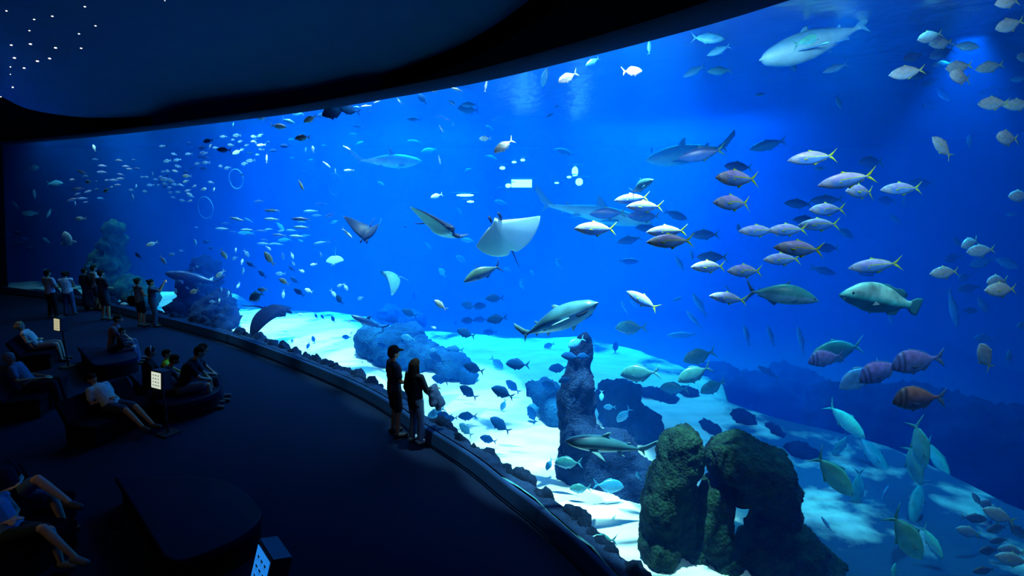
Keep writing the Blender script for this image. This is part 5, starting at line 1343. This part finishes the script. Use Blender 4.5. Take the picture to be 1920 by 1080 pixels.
seated(316, 712, (.9, .4), sit_pose(5, (.4, .4), hunch=.3), 'seated child in a lime yellow T-shirt', H=1.5, shirt=(.45, .62, .03), lcol=(.05, .06, .1))
seated(345, 735, (.9, .4), sit_pose(2, hunch=1.5), 'seated broad person in dark clothes leaning forward, right in the group', H=1.82, shirt=(.012, .012, .022), lcol=(.06, .09, .16), legs='shorts')
seated(362, 722, (.9, .4), sit_pose(2, hunch=1.1), 'seated visitor half hidden behind the broad dark one', H=1.76, shirt=(.03, .04, .07), lcol=(.03, .04, .07))
p = onz(212, 766, .45); lounge((p.x, p.y, 0), rz(.93, -.2), 1.5, 'sloping bench under the reclining woman in a pale top')
seated(212, 766, (.93, -.2), sit_pose(42, feet=[((-.1, .46, .5), (-.1, .82, .16)), ((.12, .46, .52), (.1, .78, .2))], hands='belly'), 'reclining woman with legs stretched out and pale patterned top', H=1.68, shirt=(.35, .42, .5), lcol=(.03, .04, .09), legs='shorts', skin=SKIN)
# pair at the lower left edge
p = onz(30, 950, .45); lounge((p.x, p.y, 0), rz(.97, -.1), 1.0, 'sloping bench under the man with crossed legs, lower left')
J = sit_pose(28, feet=[((-.1, .46, .54), (-.12, .55, .12)), ((.02, .42, .88), (-.02, .78, .55))], hands='belly'); J['toeR'] = V_(0, 1, -.25)
seated(30, 950, (.97, -.1), J, 'man in blue shorts with one ankle resting on his knee, lower left edge', H=1.78, shirt=(.01, .01, .02), lcol=(.06, .12, .22), legs='shorts', vox=.011, skin=SKIN2)
p = onz(22, 1008, .45); lounge((p.x, p.y, 0), rz(.97, -.12), 1.0, 'sloping bench under the woman with crossed legs, lower left corner')
J = sit_pose(30, feet=[((-.08, .5, .56), (-.05, .62, .12)), ((.02, .52, .66), (.02, .92, .28))], hands='belly'); J['toeR'] = V_(0, 1, -.25)
seated(22, 1008, (.97, -.12), J, 'woman in a light blue top with bare crossed legs, lower left corner', H=1.66, shirt=(.15, .3, .5), sleeve='none', lcol=(.02, .04, .05), legs='shorts', vox=.011, skin=SKIN2, shoe=(.12, .14, .16))
# ------------------------------------------------------------------ lit signs on posts
M['signblk'] = mat('sign_black', (.02, .025, .05), .5, .4)
M['pole'] = mat('sign_pole', (.02, .02, .03), .4, .5)
def sign(px, py, pw, h, tw, th, r, label, glow, ink, tilt=-.25, es=.8, fish=True):
    p = onz(px, py, 0); root = empty('lit_sign', (p.x, p.y, 0), r, label, 'sign', 'lit signs on posts')
    def bx(name, c, s_, m_, par, rot=0, bev=0):
        bm = bmesh.new(); bmesh.ops.create_cube(bm, size=1)
        for v in bm.verts: v.co = Vector((v.co.x * s_[0], v.co.y * s_[1], v.co.z * s_[2]))
        if bev: bmesh.ops.bevel(bm, geom=bm.edges[:], offset=bev, segments=2, affect='EDGES')
        bmesh.ops.rotate(bm, verts=bm.verts, matrix=Matrix.Rotation(rot, 3, 'X')); bmesh.ops.translate(bm, verts=bm.verts, vec=c)
        return mk(name, bm, m_, parent=par, smooth=False)
    bx('foot', (0, 0, .015), (.34, .34, .03), M['pole'], root, bev=.008)
    bm = bmesh.new(); cap(bm, (0, 0, .03), (0, 0, h - th * .4), .02, .02); mk('pole', bm, M['pole'], parent=root)
    bx('housing', (0, 0, h), (tw * 1.25, .2, th * 1.2), M['signblk'], root, tilt, .012)
    fm = mat('sign_face', (.8, .85, .7), .5, emit=glow, es=es)
    R = Matrix.Rotation(tilt, 3, 'X')
    sc_ = bx('panel', Vector((0, 0, h)) + R @ Vector((0, -.103, 0)), (tw, .006, th), fm, root, tilt)
    if fish:   # small fish pictures and caption bars in four rows, printed on the panel
        im = mat('sign_ink', ink, .8); bm = bmesh.new(); q_ = random.Random(3); bm.from_mesh(sc_.data); sc_.data.materials.append(im)
        for row in range(4):
            for c in range(3):
                cx = (c - 1) * tw * .27; cz = th * (.32 - row * .21); w_ = tw * .19 * q_.uniform(.7, 1.1); hh = th * .035
                pts = [(-w_ / 2, 0), (-w_ * .2, hh), (w_ * .2, hh * .6), (w_ * .5, hh), (w_ * .4, 0), (w_ * .5, -hh), (w_ * .2, -hh * .6), (-w_ * .2, -hh)]
                bm.faces.new([bm.verts.new(Vector((0, 0, h)) + R @ Vector((cx + a, -.108, cz + b_))) for a, b_ in pts]).material_index = 1
                zz = cz - th * .075
                bm.faces.new([bm.verts.new(Vector((0, 0, h)) + R @ Vector((cx + a, -.108, zz + b_))) for a, b_ in ((-w_ * .5, 0), (w_ * .4, 0), (w_ * .4, th * .012), (-w_ * .5, th * .012))]).material_index = 1
        bm.to_mesh(sc_.data); bm.free()
    return root
sign(316, 813, 0, 1.14, .28, .31, rz(.42, .9), 'lit sign on a post in front of the crowded bench', (.75, .85, .7), (.02, .16, .12), tilt=-.12)
sign(128, 688, 0, 1.2, .25, .31, rz(.4, .92), 'lit yellowish sign on a post left of the two bench sitters', (.85, .8, .5), (.3, .25, .1), tilt=-.12, es=.55)
sign(520, 1230, 0, .98, .36, .46, rz(.75, .66), 'blue lit sign at the bottom edge beside the large bench', (.01, .22, .8), (.3, .55, .6), tilt=-.3, es=.9)
# ------------------------------------------------------------------ star lights in the ceiling
CBt = BVHTree.FromPolygons([v.co for v in CEIL.data.vertices], [p.vertices for p in CEIL.data.polygons])
M['star'] = mat('star_glow', (1, .95, .85), .5, emit=(1, .93, .8), es=3)
SOB = BVHTree.FromPolygons([v.co for v in SOFF.data.vertices], [p.vertices for p in SOFF.data.polygons])
for q, (x, y, s) in enumerate(((12, 20, 2), (64, 36, 2), (98, 30, 2.2), (159, 12, 2.2), (55, 57, 1.8), (179, 48, 2), (148, 63, 2), (21, 84, 2.4), (57, 82, 2.8), (104, 89, 2.8), (152, 90, 2.2), (27, 108, 2.8), (70, 114, 2.8), (93, 109, 2.8), (19, 125, 1.8), (45, 127, 2.4), (19, 139, 1.4), (23, 163, 2.6), (1, 181, 1.8), (309, 1, 1.2))):
    d = ray(x, y); best = None
    for B_ in (CBt, SOB):
        h = B_.ray_cast(CAM, d.normalized())
        if h[0] is not None and (best is None or h[3] < best[3]): best = h
    if best is None: continue
    p = best[0]; t = (p - CAM).dot(CF); r = s * .8 * t / 1000
    bm = bmesh.new(); ellip(bm, (0, 0, 0), (r, r, r * .5), 0, 2)
    o = mk('star_light', bm, M['star'], label='tiny white star light set in the dark ceiling', cat='light', group='star lights in the ceiling'); o.location = p - Vector((0, 0, r * .3))
